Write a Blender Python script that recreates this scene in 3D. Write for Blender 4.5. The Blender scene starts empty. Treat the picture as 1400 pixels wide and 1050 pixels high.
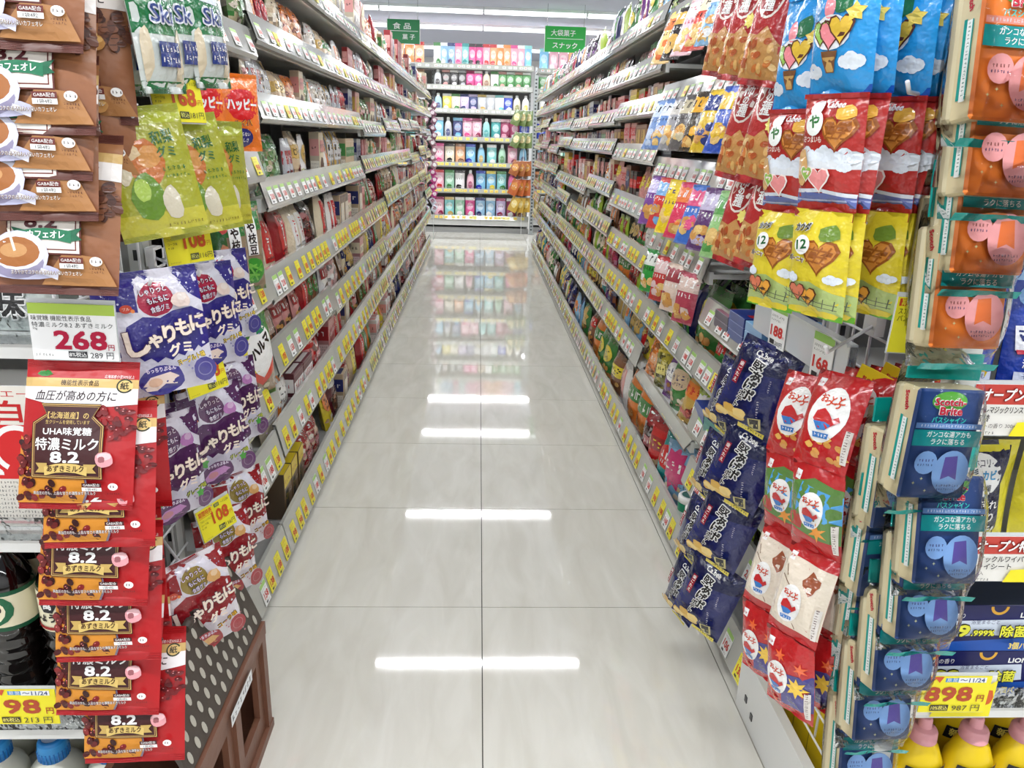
import bpy, math, random
from mathutils import Vector, Matrix
from mathutils.geometry import tessellate_polygon
PI = math.pi
SC = bpy.context.scene
COL = SC.collection
# ------------------------------------------------------------------ camera
CF, YAW, PITCH, ROLL, CH, CX = 1037.55, .0505213, .3123247, .0313054, 1.26099, -.0280119
_f = Vector((math.sin(YAW)*math.cos(PITCH), math.cos(YAW)*math.cos(PITCH), -math.sin(PITCH)))
_r = Vector((math.cos(YAW), -math.sin(YAW), 0)); _u = _r.cross(_f)
CR = _r*math.cos(ROLL)+_u*math.sin(ROLL); CU = -_r*math.sin(ROLL)+_u*math.cos(ROLL); CO = Vector((CX, 0, CH))
cam = bpy.data.cameras.new('camera'); cam.sensor_width = 36; cam.lens = CF/1400*36; cam.clip_start = .05
co = bpy.data.objects.new('camera', cam); COL.objects.link(co)
co.matrix_world = Matrix(((CR.x, CU.x, -_f.x, CO.x), (CR.y, CU.y, -_f.y, CO.y), (CR.z, CU.z, -_f.z, CO.z), (0, 0, 0, 1)))
SC.camera = co
def at(u, v, Y):                      # the point seen at pixel (u, v) at distance Y down the aisle
    d = _f + CR*((u-700)/CF) - CU*((v-525)/CF)
    return CO + d*(Y/d.y)
def atx(u, v, X):
    d = _f + CR*((u-700)/CF) - CU*((v-525)/CF)
    return CO + d*((X-CO.x)/d.x)
# ------------------------------------------------------------------ world, exposure
SC.view_settings.view_transform = 'Standard'; SC.view_settings.look = 'None'
SC.view_settings.exposure = 0.0; SC.view_settings.gamma = 1; SC.view_settings.use_curve_mapping = False
w = bpy.data.worlds.new('world'); SC.world = w; w.use_nodes = True
w.node_tree.nodes['Background'].inputs[0].default_value = (.9, .95, 1, 1)
w.node_tree.nodes['Background'].inputs[1].default_value = .25
TUBE_POWER = 2.0
ROW_WATTS = 124
TUBE_ROWS = (-2.4, 0.05, 2.5, 4.98, 7.45, 9.85, 11.3, 13.8)
CEIL = 2.72
for _y in TUBE_ROWS:                  # one strip lamp per row of ceiling tubes
    _l = bpy.data.lights.new('tube_row_lamp', 'AREA'); _l.shape = 'RECTANGLE'; _l.size = 7.3; _l.size_y = .05; _l.energy = ROW_WATTS; _l.color = (.97, .985, 1)
    _o = bpy.data.objects.new('tube_row_lamp', _l); COL.objects.link(_o); _o.location = (0, _y, CEIL-.078)
# ------------------------------------------------------------------ colours and materials
def lin(c): c /= 255; return c/12.92 if c <= .04045 else ((c+.055)/1.055)**2.4
_cc = {}
def L(c):
    if c not in _cc: _cc[c] = (lin(c[0]), lin(c[1]), lin(c[2]), 1)
    return _cc[c]
M = {}
def mat(name, col=None, rough=.5, metal=0, spec=.5, bump=0, bscale=40, coat=0, attr=False, var=0, emit=0, trans=0, ior=1.45, aniso=0):
    m = bpy.data.materials.new(name); m.use_nodes = True; nt = m.node_tree; b = nt.nodes['Principled BSDF']
    b.inputs['Roughness'].default_value = rough; b.inputs['Metallic'].default_value = metal
    b.inputs['Specular IOR Level'].default_value = spec; b.inputs['Coat Weight'].default_value = coat
    b.inputs['Coat Roughness'].default_value = .08; b.inputs['IOR'].default_value = ior
    b.inputs['Transmission Weight'].default_value = trans
    tc = nt.nodes.new('ShaderNodeTexCoord')
    if attr:
        a = nt.nodes.new('ShaderNodeAttribute'); a.attribute_name = 'Col'; src = a.outputs['Color']
        nt.links.new(src, b.inputs['Base Color'])
    else:
        b.inputs['Base Color'].default_value = L(col)
        n = nt.nodes.new('ShaderNodeTexNoise'); n.inputs['Scale'].default_value = 7; n.inputs['Detail'].default_value = 5
        nt.links.new(tc.outputs['Object'], n.inputs['Vector'])
        mx = nt.nodes.new('ShaderNodeMix'); mx.data_type = 'RGBA'; c = L(col)
        k = var or .06
        mx.inputs['A'].default_value = (c[0]*(1-k), c[1]*(1-k), c[2]*(1-k), 1); mx.inputs['B'].default_value = tuple(min(1, x*(1+k)) for x in c[:3])+(1,)
        nt.links.new(n.outputs['Fac'], mx.inputs['Factor']); nt.links.new(mx.outputs['Result'], b.inputs['Base Color'])
    if bump:
        n = nt.nodes.new('ShaderNodeTexNoise'); n.inputs['Scale'].default_value = bscale; n.inputs['Detail'].default_value = 3
        nt.links.new(tc.outputs['Object'], n.inputs['Vector'])
        bp = nt.nodes.new('ShaderNodeBump'); bp.inputs['Strength'].default_value = bump; bp.inputs['Distance'].default_value = .01
        nt.links.new(n.outputs['Fac'], bp.inputs['Height']); nt.links.new(bp.outputs['Normal'], b.inputs['Normal'])
    if emit:
        b.inputs['Emission Color'].default_value = (.93, .97, 1, 1); b.inputs['Emission Strength'].default_value = emit
    M[name] = m
    return m
mat('film', attr=True, rough=.2, spec=.6, bump=.85, bscale=34, coat=.4)
mat('matte_film', attr=True, rough=.34, spec=.5, bump=.5, bscale=20)
mat('carton', attr=True, rough=.35, spec=.5)
mat('paper', attr=True, rough=.4, spec=.4)
mat('plastic', attr=True, rough=.28, spec=.5)
mat('shelf_paint', (216, 217, 214), rough=.3, spec=.5)
mat('shelf_grey', (150, 150, 148), rough=.35, spec=.5)
mat('back_paint', (120, 118, 116), rough=.6)
mat('steel', (180, 184, 188), rough=.25, metal=.9)
mat('rail', (168, 168, 162), rough=.12, spec=.7, coat=.6)
mat('rail_clear', (205, 210, 212), rough=.08, spec=.7, coat=.5)
mat('ceiling', (178, 182, 197), rough=.8)
mat('wall', (222, 222, 222), rough=.8)
mat('grout', (70, 70, 64), rough=.8)
mat('tube', (255, 255, 255), emit=TUBE_POWER)
mat('sign_green', (0, 150, 62), rough=.4)
mat('white_plastic', (235, 236, 238), rough=.3)
mat('crate_brown', (112, 74, 56), rough=.45, bump=.1)
mat('crate_dark', (70, 62, 56), rough=.5, bump=.1)
mat('soy_glass', (14, 9, 8), rough=.06, spec=.7, coat=.5)
# thin clear film: mostly seen through, with sharp sheen
def clear(name, tint, a):
    m = bpy.data.materials.new(name); m.use_nodes = True; nt = m.node_tree; nt.nodes.clear()
    o = nt.nodes.new('ShaderNodeOutputMaterial'); t = nt.nodes.new('ShaderNodeBsdfTransparent'); g = nt.nodes.new('ShaderNodeBsdfGlossy')
    t.inputs[0].default_value = tint; g.inputs['Roughness'].default_value = .08
    fr = nt.nodes.new('ShaderNodeFresnel'); fr.inputs['IOR'].default_value = 1.4
    n = nt.nodes.new('ShaderNodeTexNoise'); n.inputs['Scale'].default_value = 22; n.inputs['Detail'].default_value = 3
    tc = nt.nodes.new('ShaderNodeTexCoord'); nt.links.new(tc.outputs['Object'], n.inputs['Vector'])
    bp = nt.nodes.new('ShaderNodeBump'); bp.inputs['Strength'].default_value = .9; bp.inputs['Distance'].default_value = .012
    nt.links.new(n.outputs['Fac'], bp.inputs['Height']); nt.links.new(bp.outputs['Normal'], g.inputs['Normal']); nt.links.new(bp.outputs['Normal'], fr.inputs['Normal'])
    ad = nt.nodes.new('ShaderNodeMath'); ad.operation = 'ADD'; ad.inputs[1].default_value = a; nt.links.new(fr.outputs[0], ad.inputs[0])
    mx = nt.nodes.new('ShaderNodeMixShader'); nt.links.new(ad.outputs[0], mx.inputs[0]); nt.links.new(t.outputs[0], mx.inputs[1]); nt.links.new(g.outputs[0], mx.inputs[2])
    nt.links.new(mx.outputs[0], o.inputs[0]); M[name] = m
clear('clear_film', (.995, .995, .995, 1), -.02); clear('clear_acrylic', (.9, .92, .93, 1), .05)
# floor tile: polished porcelain with faint veins
def tile_mat():
    m = mat('tile', (200, 197, 187), rough=.035, spec=.9, var=.02, ior=1.6); nt = m.node_tree; b = nt.nodes['Principled BSDF']
    tc = nt.nodes.new('ShaderNodeTexCoord'); mp = nt.nodes.new('ShaderNodeMapping'); mp.inputs['Scale'].default_value = (9, 2.2, 1)
    ge = nt.nodes.new('ShaderNodeNewGeometry'); nt.links.new(ge.outputs['Position'], mp.inputs['Vector'])
    n = nt.nodes.new('ShaderNodeTexNoise'); n.inputs['Scale'].default_value = 1.6; n.inputs['Detail'].default_value = 7; n.inputs['Distortion'].default_value = .8
    nt.links.new(mp.outputs[0], n.inputs['Vector'])
    cr = nt.nodes.new('ShaderNodeValToRGB'); e = cr.color_ramp.elements
    e[0].position = .3; e[0].color = L((203, 200, 189)); e[1].position = .7; e[1].color = L((217, 215, 206))
    nt.links.new(n.outputs['Fac'], cr.inputs[0]); nt.links.new(cr.outputs[0], b.inputs['Base Color'])
    n2 = nt.nodes.new('ShaderNodeTexNoise'); n2.inputs['Scale'].default_value = 6; n2.inputs['Detail'].default_value = 2
    nt.links.new(ge.outputs['Position'], n2.inputs['Vector'])
    bp = nt.nodes.new('ShaderNodeBump'); bp.inputs['Strength'].default_value = .03; bp.inputs['Distance'].default_value = .003
    nt.links.new(n2.outputs['Fac'], bp.inputs['Height']); nt.links.new(bp.outputs['Normal'], b.inputs['Normal'])
tile_mat()
# ------------------------------------------------------------------ mesh building
class MB:
    def __init__(s): s.v = []; s.f = []; s.c = []; s.sm = []
    def face(s, pts, col, sm=False):
        i = len(s.v); s.v.extend(pts); s.f.append(tuple(range(i, i+len(pts)))); s.c.append(col); s.sm.append(sm)
    def grid(s, P, cols, sm=True, flip=False):       # P[j][i] points, cols(i, j) colour or a tuple
        n = len(P[0]); b = len(s.v)
        for row in P: s.v.extend(row)
        for j in range(len(P)-1):
            for i in range(n-1):
                q = (b+j*n+i, b+j*n+i+1, b+(j+1)*n+i+1, b+(j+1)*n+i)
                s.f.append(q[::-1] if flip else q); s.c.append(cols if isinstance(cols, tuple) else cols(i, j)); s.sm.append(sm)
    def box(s, x0, x1, y0, y1, z0, z1, col=(200, 200, 200), cols=None, bev=0):
        # cols: dict of side -> colour, sides: f(-y) b(+y) l r t d
        g = lambda k: (cols or {}).get(k, col)
        if bev:
            P = []
            c = bev
            xs = (x0, x0+c, x1-c, x1); zs = (z0, z0+c, z1-c, z1)
            def ring(y, k):
                return [(x0+k, y, z0), (x1-k, y, z0), (x1, y, z0+k), (x1, y, z1-k), (x1-k, y, z1), (x0+k, y, z1), (x0, y, z1-k), (x0, y, z0+k)]
            def ins(y): return [(x0+c, y, z0+c), (x1-c, y, z0+c), (x1-c, y, z0+c), (x1-c, y, z1-c), (x1-c, y, z1-c), (x0+c, y, z1-c), (x0+c, y, z1-c), (x0+c, y, z0+c)]
            b = len(s.v); R = [ins(y0), ring(y0+c, c), ring(y1-c, c), ins(y1)]
            for r in R: s.v.extend(r)
            sc = [g('d'), g('r'), g('r'), g('r'), g('t'), g('l'), g('l'), g('l')]
            for k in range(3):
                for i in range(8):
                    j = (i+1) % 8
                    q = [b+8*k+i, b+8*k+j, b+8*k+8+j, b+8*k+8+i]
                    if k == 0 and R[0][i] == R[0][j]: q = [q[0], q[2], q[3]]
                    if k == 2 and R[3][i] == R[3][j]: q = q[:3]
                    s.f.append(tuple(q)); s.c.append(g('f') if k == 0 else g('b') if k == 2 else sc[i]); s.sm.append(False)
            s.f.append((b+0, b+1, b+3, b+5)[::-1][::-1]); s.c.append(g('f')); s.sm.append(False)
            s.f.append((b+24+5, b+24+3, b+24+1, b+24)); s.c.append(g('b')); s.sm.append(False)
            return
        b = len(s.v)
        s.v += [(x0, y0, z0), (x1, y0, z0), (x1, y1, z0), (x0, y1, z0), (x0, y0, z1), (x1, y0, z1), (x1, y1, z1), (x0, y1, z1)]
        for k, q in (('f', (0, 1, 5, 4)), ('r', (1, 2, 6, 5)), ('b', (2, 3, 7, 6)), ('l', (3, 0, 4, 7)), ('t', (4, 5, 6, 7)), ('d', (3, 2, 1, 0))):
            s.f.append(tuple(b+i for i in q)); s.c.append(g(k)); s.sm.append(False)
    def lathe(s, prof, n=20, cx=0, cy=0, sx=1, sy=1, cap=True):   # prof: [(r, z, colour)]
        b = len(s.v)
        for r, z, _ in prof:
            for i in range(n):
                a = 2*PI*i/n; s.v.append((cx+sx*r*math.cos(a), cy+sy*r*math.sin(a), z))
        for k in range(len(prof)-1):
            for i in range(n):
                j = (i+1) % n; s.f.append((b+k*n+i, b+k*n+j, b+(k+1)*n+j, b+(k+1)*n+i)); s.c.append(prof[k][2]); s.sm.append(True)
        if cap:
            s.f.append(tuple(b+i for i in range(n))[::-1]); s.c.append(prof[0][2]); s.sm.append(False)
            k = len(prof)-1; s.f.append(tuple(b+k*n+i for i in range(n))); s.c.append(prof[-1][2]); s.sm.append(False)
    def tube(s, pts, r, n=6, col=(190, 190, 190)):
        pts = [Vector(p) for p in pts]; b = len(s.v)
        for k, p in enumerate(pts):
            t = (pts[min(k+1, len(pts)-1)]-pts[max(k-1, 0)]).normalized()
            a = t.cross(Vector((0, 0, 1)) if abs(t.z) < .9 else Vector((1, 0, 0))).normalized(); c = t.cross(a)
            for i in range(n): q = p+(a*math.cos(2*PI*i/n)+c*math.sin(2*PI*i/n))*r; s.v.append(tuple(q))
        for k in range(len(pts)-1):
            for i in range(n):
                j = (i+1) % n; s.f.append((b+k*n+i, b+k*n+j, b+(k+1)*n+j, b+(k+1)*n+i)); s.c.append(col); s.sm.append(True)
        s.f.append(tuple(b+i for i in range(n))[::-1]); s.c.append(col); s.sm.append(False)
        k = len(pts)-1; s.f.append(tuple(b+k*n+i for i in range(n))); s.c.append(col); s.sm.append(False)
    def mesh(s, name, m):
        me = bpy.data.meshes.new(name); me.from_pydata([tuple(v) for v in s.v], [], s.f)
        me.polygons.foreach_set('use_smooth', s.sm)
        a = me.color_attributes.new('Col', 'FLOAT_COLOR', 'CORNER'); buf = []
        for f, c in zip(s.f, s.c): buf.extend(L(c)*len(f))
        a.data.foreach_set('color', buf)
        me.materials.append(M[m] if isinstance(m, str) else m); me.update()
        return me
def ob(name, me, parent=None, loc=(0, 0, 0), rot=(0, 0, 0), scale=None, **kw):
    o = bpy.data.objects.new(name, me); COL.objects.link(o); o.parent = parent; o.location = loc; o.rotation_euler = rot
    if scale: o.scale = scale if isinstance(scale, tuple) else (scale,)*3
    for k, v in kw.items():
        if v is not None: o[k] = v
    return o
def thing(name, label, cat, loc=(0, 0, 0), rot=(0, 0, 0), group=None, me=None, scale=None):
    return ob(name, me, None, loc, rot, scale, label=label, category=cat, group=group)
def copy_tree(o, loc, rot, label=None, group=None, scale=None):
    c = o.copy(); COL.objects.link(c); c.location = loc; c.rotation_euler = rot
    if label: c['label'] = label
    if group: c['group'] = group
    if scale: c.scale = (scale,)*3
    for ch in list(o.children):
        d = ch.copy(); COL.objects.link(d); d.parent = c
        for g in list(ch.children):
            e = g.copy(); COL.objects.link(e); e.parent = d
    return c
# ------------------------------------------------------------------ printed artwork (flat print laid on a surface)
_tx = {}
def text_tris(s, bold=0):
    k = (s, bold)
    if k in _tx: return _tx[k]
    c = bpy.data.curves.new('t', 'FONT'); c.body = s; c.resolution_u = 2; c.offset = bold
    o = bpy.data.objects.new('t', c); COL.objects.link(o)
    me = bpy.data.meshes.new_from_object(o.evaluated_get(bpy.context.evaluated_depsgraph_get())); me.calc_loop_triangles()
    V = [(v.co.x, v.co.y) for v in me.vertices]; T = [[V[i] for i in t.vertices] for t in me.loop_triangles]
    bpy.data.objects.remove(o); bpy.data.curves.remove(c); bpy.data.meshes.remove(me)
    xs = [p[0] for p in V] or [0]
    r = (T, min(xs), max(xs)); _tx[k] = r
    return r
class Art:
    """shapes in centimetres from the lower left corner, later ones on top"""
    def __init__(s, W, H): s.W = W; s.H = H; s.t = []; s.k = 0; s.R = random.Random(int(W*37+H*11))
    def tri(s, c, T): s.t.append((c, T, s.k))
    def poly(s, c, pts, keep=False):
        if not keep: s.k += 1
        P = [Vector((x, y, 0)) for x, y in pts]
        for t in tessellate_polygon([P]): s.tri(c, [pts[i] for i in t])
        return s
    def rect(s, c, x0, y0, x1, y1): return s.poly(c, [(x0, y0), (x1, y0), (x1, y1), (x0, y1)])
    def ell(s, c, cx, cy, rx, ry=None, rot=0, n=16, keep=False):
        ry = ry or rx; ca, sa = math.cos(rot), math.sin(rot); p = []
        for i in range(n):
            a = 2*PI*i/n; x = rx*math.cos(a); y = ry*math.sin(a); p.append((cx+x*ca-y*sa, cy+x*sa+y*ca))
        return s.poly(c, p, keep)
    def blob(s, c, cx, cy, rx, ry, amp=.15, n=14, keep=False):
        p = []
        for i in range(n):
            a = 2*PI*i/n; k = 1+s.R.uniform(-amp, amp); p.append((cx+rx*k*math.cos(a), cy+ry*k*math.sin(a)))
        return s.poly(c, p, keep)
    def star(s, c, cx, cy, r, n=5, inner=.5, rot=PI/2, keep=False):
        return s.poly(c, [(cx+(r if i % 2 == 0 else r*inner)*math.cos(rot+PI*i/n), cy+(r if i % 2 == 0 else r*inner)*math.sin(rot+PI*i/n)) for i in range(2*n)], keep)
    def ring(s, c, cx, cy, r, w, n=18, a0=0, a1=2*PI):
        s.k += 1
        for i in range(n):
            a = a0+(a1-a0)*i/n; b = a0+(a1-a0)*(i+1)/n
            q = [(cx+r*math.cos(a), cy+r*math.sin(a)), (cx+r*math.cos(b), cy+r*math.sin(b)), (cx+(r-w)*math.cos(b), cy+(r-w)*math.sin(b)), (cx+(r-w)*math.cos(a), cy+(r-w)*math.sin(a))]
            s.tri(c, q[:3]); s.tri(c, [q[0], q[2], q[3]])
        return s
    def line(s, c, x0, y0, x1, y1, w):
        d = math.hypot(x1-x0, y1-y0) or 1; nx, ny = -(y1-y0)/d*w/2, (x1-x0)/d*w/2
        return s.poly(c, [(x0+nx, y0+ny), (x1+nx, y1+ny), (x1-nx, y1-ny), (x0-nx, y0-ny)])
    def text(s, c, t, cx, cy, h, w=None, rot=0, shear=0, bold=.012, out=None, ow=.06, align='c'):
        if out:
            for i in range(8): s.text(out, t, cx+h*ow*1.15*math.cos(i*PI/4), cy+h*ow*1.15*math.sin(i*PI/4), h, w, rot, shear, bold, align=align)
        if bold > .015:                     # thicken by doubling the strokes, which keeps small counters open
            b = bold*(.4 if any(ord(q) > 0x4000 for q in t) else .62)
            for dx, dy in ((b, b), (-b, b), (b, -b)): s.text(c, t, cx+dx*h, cy+dy*h, h, w, rot, shear, 0, align=align); s.k -= .6
            s.text(c, t, cx-b*h, cy-b*h, h, w, rot, shear, 0, align=align); return s
        bold = 0
        T, x0, x1 = text_tris(t, bold); s.k += 1
        sx = h if w is None else w/max(.01, x1-x0); ca, sa = math.cos(rot), math.sin(rot)
        mx = (x0+x1)/2 if align == 'c' else x0 if align == 'l' else x1
        for tr in T:
            q = []
            for x, y in tr:
                X = (x-mx)*sx+shear*(y-.36)*h; Y = (y-.36)*h; q.append((cx+X*ca-Y*sa, cy+X*sa+Y*ca))
            s.tri(c, q)
        return s
    def gly(s, c, x0, x1, y, h, rot=0, dens=1.0):      # a row of print too small to read
        s.k += 1; x = x0; R = s.R
        while x < x1-h*.5:
            for _ in range(3):
                a = x+R.uniform(0, h*.4); b = a+R.uniform(.25, .5)*h; q = y+R.uniform(-.45, .35)*h; t = h*.13
                if R.random() < .55: P = [(a, q), (b, q), (b, q+t), (a, q+t)]
                else: P = [(a, y-.4*h), (a+t, y-.4*h), (a+t, y+.4*h), (a, y+.4*h)]
                if rot:
                    P = [(x0+(u-x0)*math.cos(rot)-(v-y)*math.sin(rot), y+(u-x0)*math.sin(rot)+(v-y)*math.cos(rot)) for u, v in P]
                s.tri(c, [P[0], P[1], P[2]]); s.tri(c, [P[0], P[2], P[3]])
            x += h*1.02
        return s
    def bake(s, mb, S, lim=2.2, step=.00012):
        for c, T, k in s.t:
            st = [T]
            while st:
                t = st.pop(); e = [math.dist(t[i], t[(i+1) % 3]) for i in range(3)]; i = max(range(3), key=lambda q: e[q])
                if e[i] > lim:
                    a, b, d = t[i], t[(i+1) % 3], t[(i+2) % 3]; m = ((a[0]+b[0])/2, (a[1]+b[1])/2); st += [[a, m, d], [m, b, d]]
                else:
                    area = (t[1][0]-t[0][0])*(t[2][1]-t[0][1])-(t[2][0]-t[0][0])*(t[1][1]-t[0][1])
                    if area < 0: t = t[::-1]
                    mb.face([S(x/100-s.W/200, y/100, k*step+.0003) for x, y in t], c, False)
# ------------------------------------------------------------------ package bodies (front faces -y, base at z=0, metres)
def cl(x, a=0, b=1): return a if x < a else b if x > b else x
def S_pillow(W, H, T, seed=0, seal=.07, wr=.0016):
    R = random.Random(seed); p = [R.uniform(0, 6) for _ in range(4)]
    def S(x, z, off=0, sgn=-1):
        u = cl(abs(x)/(W/2)); v = (z/H-.5)*2; av = cl(abs(v)/(1-seal*2/1)); b = (1-u**2.6)*(1-av**2.8)
        b = max(0, b)**.62
        y = T/2*b+wr*(1-u**4)*(math.sin(x/W*9+p[0]+z/H*3)*av**2+.7*math.sin(z/H*11+p[1]+x/W*4)*(1-av))
        zz = z
        xx = x*(1-.05*b+.0)
        bend = .05*T*math.sin(v*2+p[2])
        return (xx, sgn*(y+off)+bend, zz)
    return S
def S_pouch(W, H, T, seed=0):
    R = random.Random(seed); p = [R.uniform(0, 6) for _ in range(3)]
    def S(x, z, off=0, sgn=-1):
        u = cl(abs(x)/(W/2)); v = cl(z/H); t = (1-cl(v)**1.7)*.85*(1-.35*cl(1-v*7)); b = (max(0, 1-u**3)**.6)*t+.03
        y = T/2*b+.0012*(1-u**4)*math.sin(z/H*9+p[0]+x/W*5)*(1-v)
        return (x*(1-.04*t), sgn*(y+off), z)
    return S
def skin(mb, S, W, H, nx, nz, colf, back=None):
    for sgn in (-1, 1):
        P = [[S((i/nx-.5)*W, j/nz*H, 0, sgn) for i in range(nx+1)] for j in range(nz+1)]
        if sgn < 0: mb.grid(P, lambda i, j: colf((i+.5)/nx, (j+.5)/nz), True)
        else: mb.grid(P, (lambda i, j: (back or colf((i+.5)/nx, (j+.5)/nz))), True, flip=True)
def crimp(mb, W, H, seal, col, top=True):        # ribbed heat seals, front side
    pass
def mixc(a, b, t): return tuple(int(a[i]+(b[i]-a[i])*t) for i in range(3))
WHITE = (240, 240, 238); BLACK = (25, 22, 24)
def body_mesh(W, H, T, kind, colf, seed=0, nx=10, nz=14, S=None, back=None, top=True, m='film', art=None, lim=2.2):
    """whole package in one mesh; top=True puts the origin at the top edge (hanging packages)"""
    mb = MB(); S = S or (S_pillow(W, H, T, seed) if kind == 'pillow' else S_pouch(W, H, T, seed))
    skin(mb, S, W, H, nx, nz, colf, back)
    if art: art.bake(mb, S, lim)
    if top: mb.v = [(x, y, z-H) for x, y, z in mb.v]
    return mb
def print_mb(art, S, H, top=True, lim=2.2):
    mb = MB(); art.bake(mb, S, lim)
    if top: mb.v = [(x, y, z-H) for x, y, z in mb.v]
    return mb
def hero_bag(name, W, H, T, colf, art, seed=0, kind='pillow', seal=None, m='film', nx=14, nz=20, lim=1.6, top=True, seals=(1, 1)):
    """parts of a large bag: body, crimped seals, front print -> list of (part name, mesh)"""
    S = S_pillow(W, H, T, seed) if kind == 'pillow' else S_pouch(W, H, T, seed)
    b = body_mesh(W, H, T, kind, colf, seed, nx, nz, S, top=top)
    parts = [('bag_body', b.mesh(name, m))]
    if seal:
        for q, (z0, z1) in enumerate(((0, .045*H), (H-.045*H, H))):
            if not seals[q]: continue
            c = MB(); n = 5                       # horizontal ribs pressed into the film
            for k in range(n):
                za = z0+(z1-z0)*k/n; zb = z0+(z1-z0)*(k+.55)/n
                P = [[S(x*W/8, za, .0006) for x in range(-4, 5)], [S(x*W/8, (za+zb)/2, .0016) for x in range(-4, 5)], [S(x*W/8, zb, .0006) for x in range(-4, 5)]]
                c.grid(P, seal)
            if top: c.v = [(x, y, z-H) for x, y, z in c.v]
            parts.append(('crimped_seal', c.mesh('crimped_seal', m)))
    parts.append(('front_print', print_mb(art, S, H, top, lim).mesh('front_print', m)))
    return parts
def make(parts, name, label, cat, loc, rot=(0, 0, 0), group=None, scale=None):
    r = thing(name, label, cat, loc, rot, group, scale=scale)
    for n, me in parts: ob(n, me, r)
    return r
# ---------------------------------------------------------------- hero artwork
def art_azuki():
    a = Art(15, 20.5); R = a.R; red = (170, 26, 31)
    a.rect((172, 26, 30), 0, 19.4, 15, 20.5)
    a.poly((44, 120, 50), [(1.5, 18.5), (2.1, 19.2), (2.5, 18.9), (2.9, 19.2), (3.6, 18.5), (2.9, 18.2), (2.2, 18.2)])
    a.text(WHITE, '北海道産小豆50%以上', 12.6, 18.35, .5, w=3.8)
    a.rect((206, 172, 108), 0, 16.75, 15, 18.0); a.text((60, 40, 30), '機能性表示食品', 7.5, 17.35, .85, w=5.2, bold=.02)
    a.poly((236, 232, 232), [(0, 16.75), (15, 16.75), (15, 14.6), (12, 14.2), (7.5, 14.15), (3, 14.5), (0, 15.2)])
    a.text((45, 28, 30), '血圧が高めの方に', 7.2, 15.55, 1.5, w=11, shear=.18, bold=.025)
    a.ell((222, 190, 120), 13.5, 17.1, 1.02); a.ring((40, 50, 40), 13.5, 17.1, 1.0, .2, a0=.5, a1=5.8); a.text(BLACK, '紙', 13.5, 17.1, 1.1, bold=.03)
    for _ in range(44):
        x = R.uniform(10.6, 15); y = R.uniform(9.8, 14.1)
        if y < 14.2-(15-x)*.95+.4 and x < 12: continue
        a.ell(R.choice([(112, 22, 26), (88, 16, 20), (138, 34, 36)]), x, y, .52, .36, R.uniform(0, 3), 8, keep=_ % 3 > 0); 
        if _ % 2: a.ell((222, 150, 150), x-.1, y+.12, .12, .08, 0, 5, keep=True)
    a.k += 1
    a.poly((204, 134, 44), [(0, .9), (8.4, .9), (9.2, 2.6), (9.0, 4.5), (5, 5.2), (0, 10)]); a.poly((120, 110, 130), [(8.4, .9), (8.7, .9), (9.5, 2.6), (9.3, 4.4), (9.1, 4.4), (9.2, 2.6)])
    for i in range(60):
        y = R.uniform(1.5, 9.6); x = R.uniform(.2, min(8, 2.3+max(0, 5-y)*1.8))
        a.ell(R.choice([(70, 14, 16), (96, 22, 22), (50, 12, 14), (128, 30, 30)]), x, y, .62, .45, R.uniform(0, 3), 8, keep=i % 4 > 0)
        if i % 2: a.ell((216, 130, 126), x-.15, y+.16, .14, .08, .5, 5, keep=True)
    out = [(2.9, 14.4), (11.0, 14.4), (10.1, 12.8), (11.5, 11.5), (11.5, 4.3), (2.0, 4.5), (1.9, 11.8), (3.7, 13.0)]
    def off(k): cx, cy = 6.75, 9.2; return [(cx+(x-cx)*(1-k/5), cy+(y-cy)*(1-k/5.4)) for x, y in out]
    a.poly((46, 18, 20), off(-.12)); a.poly((200, 164, 96), off(0)); a.poly((58, 24, 26), off(.13)); a.poly((186, 150, 84), off(.26)); a.poly((64, 28, 30), off(.34))
    a.text((214, 184, 110), '【北海道産】の', 6.7, 12.85, 1.0, w=5.6, bold=.02); a.text((214, 184, 110), '生クリームを使用しています', 6.7, 11.95, .6, w=6)
    a.text(WHITE, 'UHA味覚糖', 6.75, 10.7, 1.15, w=6.6, bold=.035); a.text(WHITE, '特濃ミルク', 6.75, 8.95, 1.8, w=8.6, bold=.035)
    a.text(WHITE, '8.2', 6.6, 7.25, 2.0, w=3.9, bold=.05)
    a.poly((186, 156, 88), [(2.6, 6.4), (4.2, 6.4), (4.2, 5.1), (2.6, 5.1), (3.1, 5.7)]); a.poly((186, 156, 88), [(10.9, 6.3), (9.2, 6.3), (9.2, 5.1), (10.9, 5.1), (10.4, 5.7)])
    a.poly((206, 178, 104), [(3.8, 5.9), (5.4, 6.3), (6.8, 6.4), (8.2, 6.3), (9.7, 5.9), (9.6, 4.7), (8.1, 5.1), (6.8, 5.2), (5.4, 5.1), (3.9, 4.7)])
    a.text((66, 36, 20), 'あずきミルク', 6.75, 5.65, .95, w=5, bold=.03)
    a.blob((214, 150, 156), 11.9, 7.0, 1.15, 1.05, .08); a.ell((238, 190, 194), 11.9, 7.4, .9, .5); a.blob((150, 90, 96), 11.6, 7.0, .45, .45)
    a.rect((70, 24, 26), 8.9, 3.2, 11.5, 3.75); a.text(WHITE, 'GABA配合', 10.2, 3.48, .45, w=2.2); a.rect(WHITE, 8.9, 2.65, 11.5, 3.15); a.text(BLACK, '1袋4粒', 10.2, 2.9, .42, w=1.5)
    a.ell(WHITE, 13.0, 3.3, .62, .5); a.gly((90, 40, 44), 12.6, 13.5, 3.3, .4); a.gly((90, 30, 32), 12.2, 13.9, 2.35, .28)
    a.text(WHITE, '高血圧の方も、上品な甘さの濃厚あずきミルク', 6.6, 2.35, .52, w=8.2, out=(96, 20, 24), ow=.03)
    return a
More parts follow.
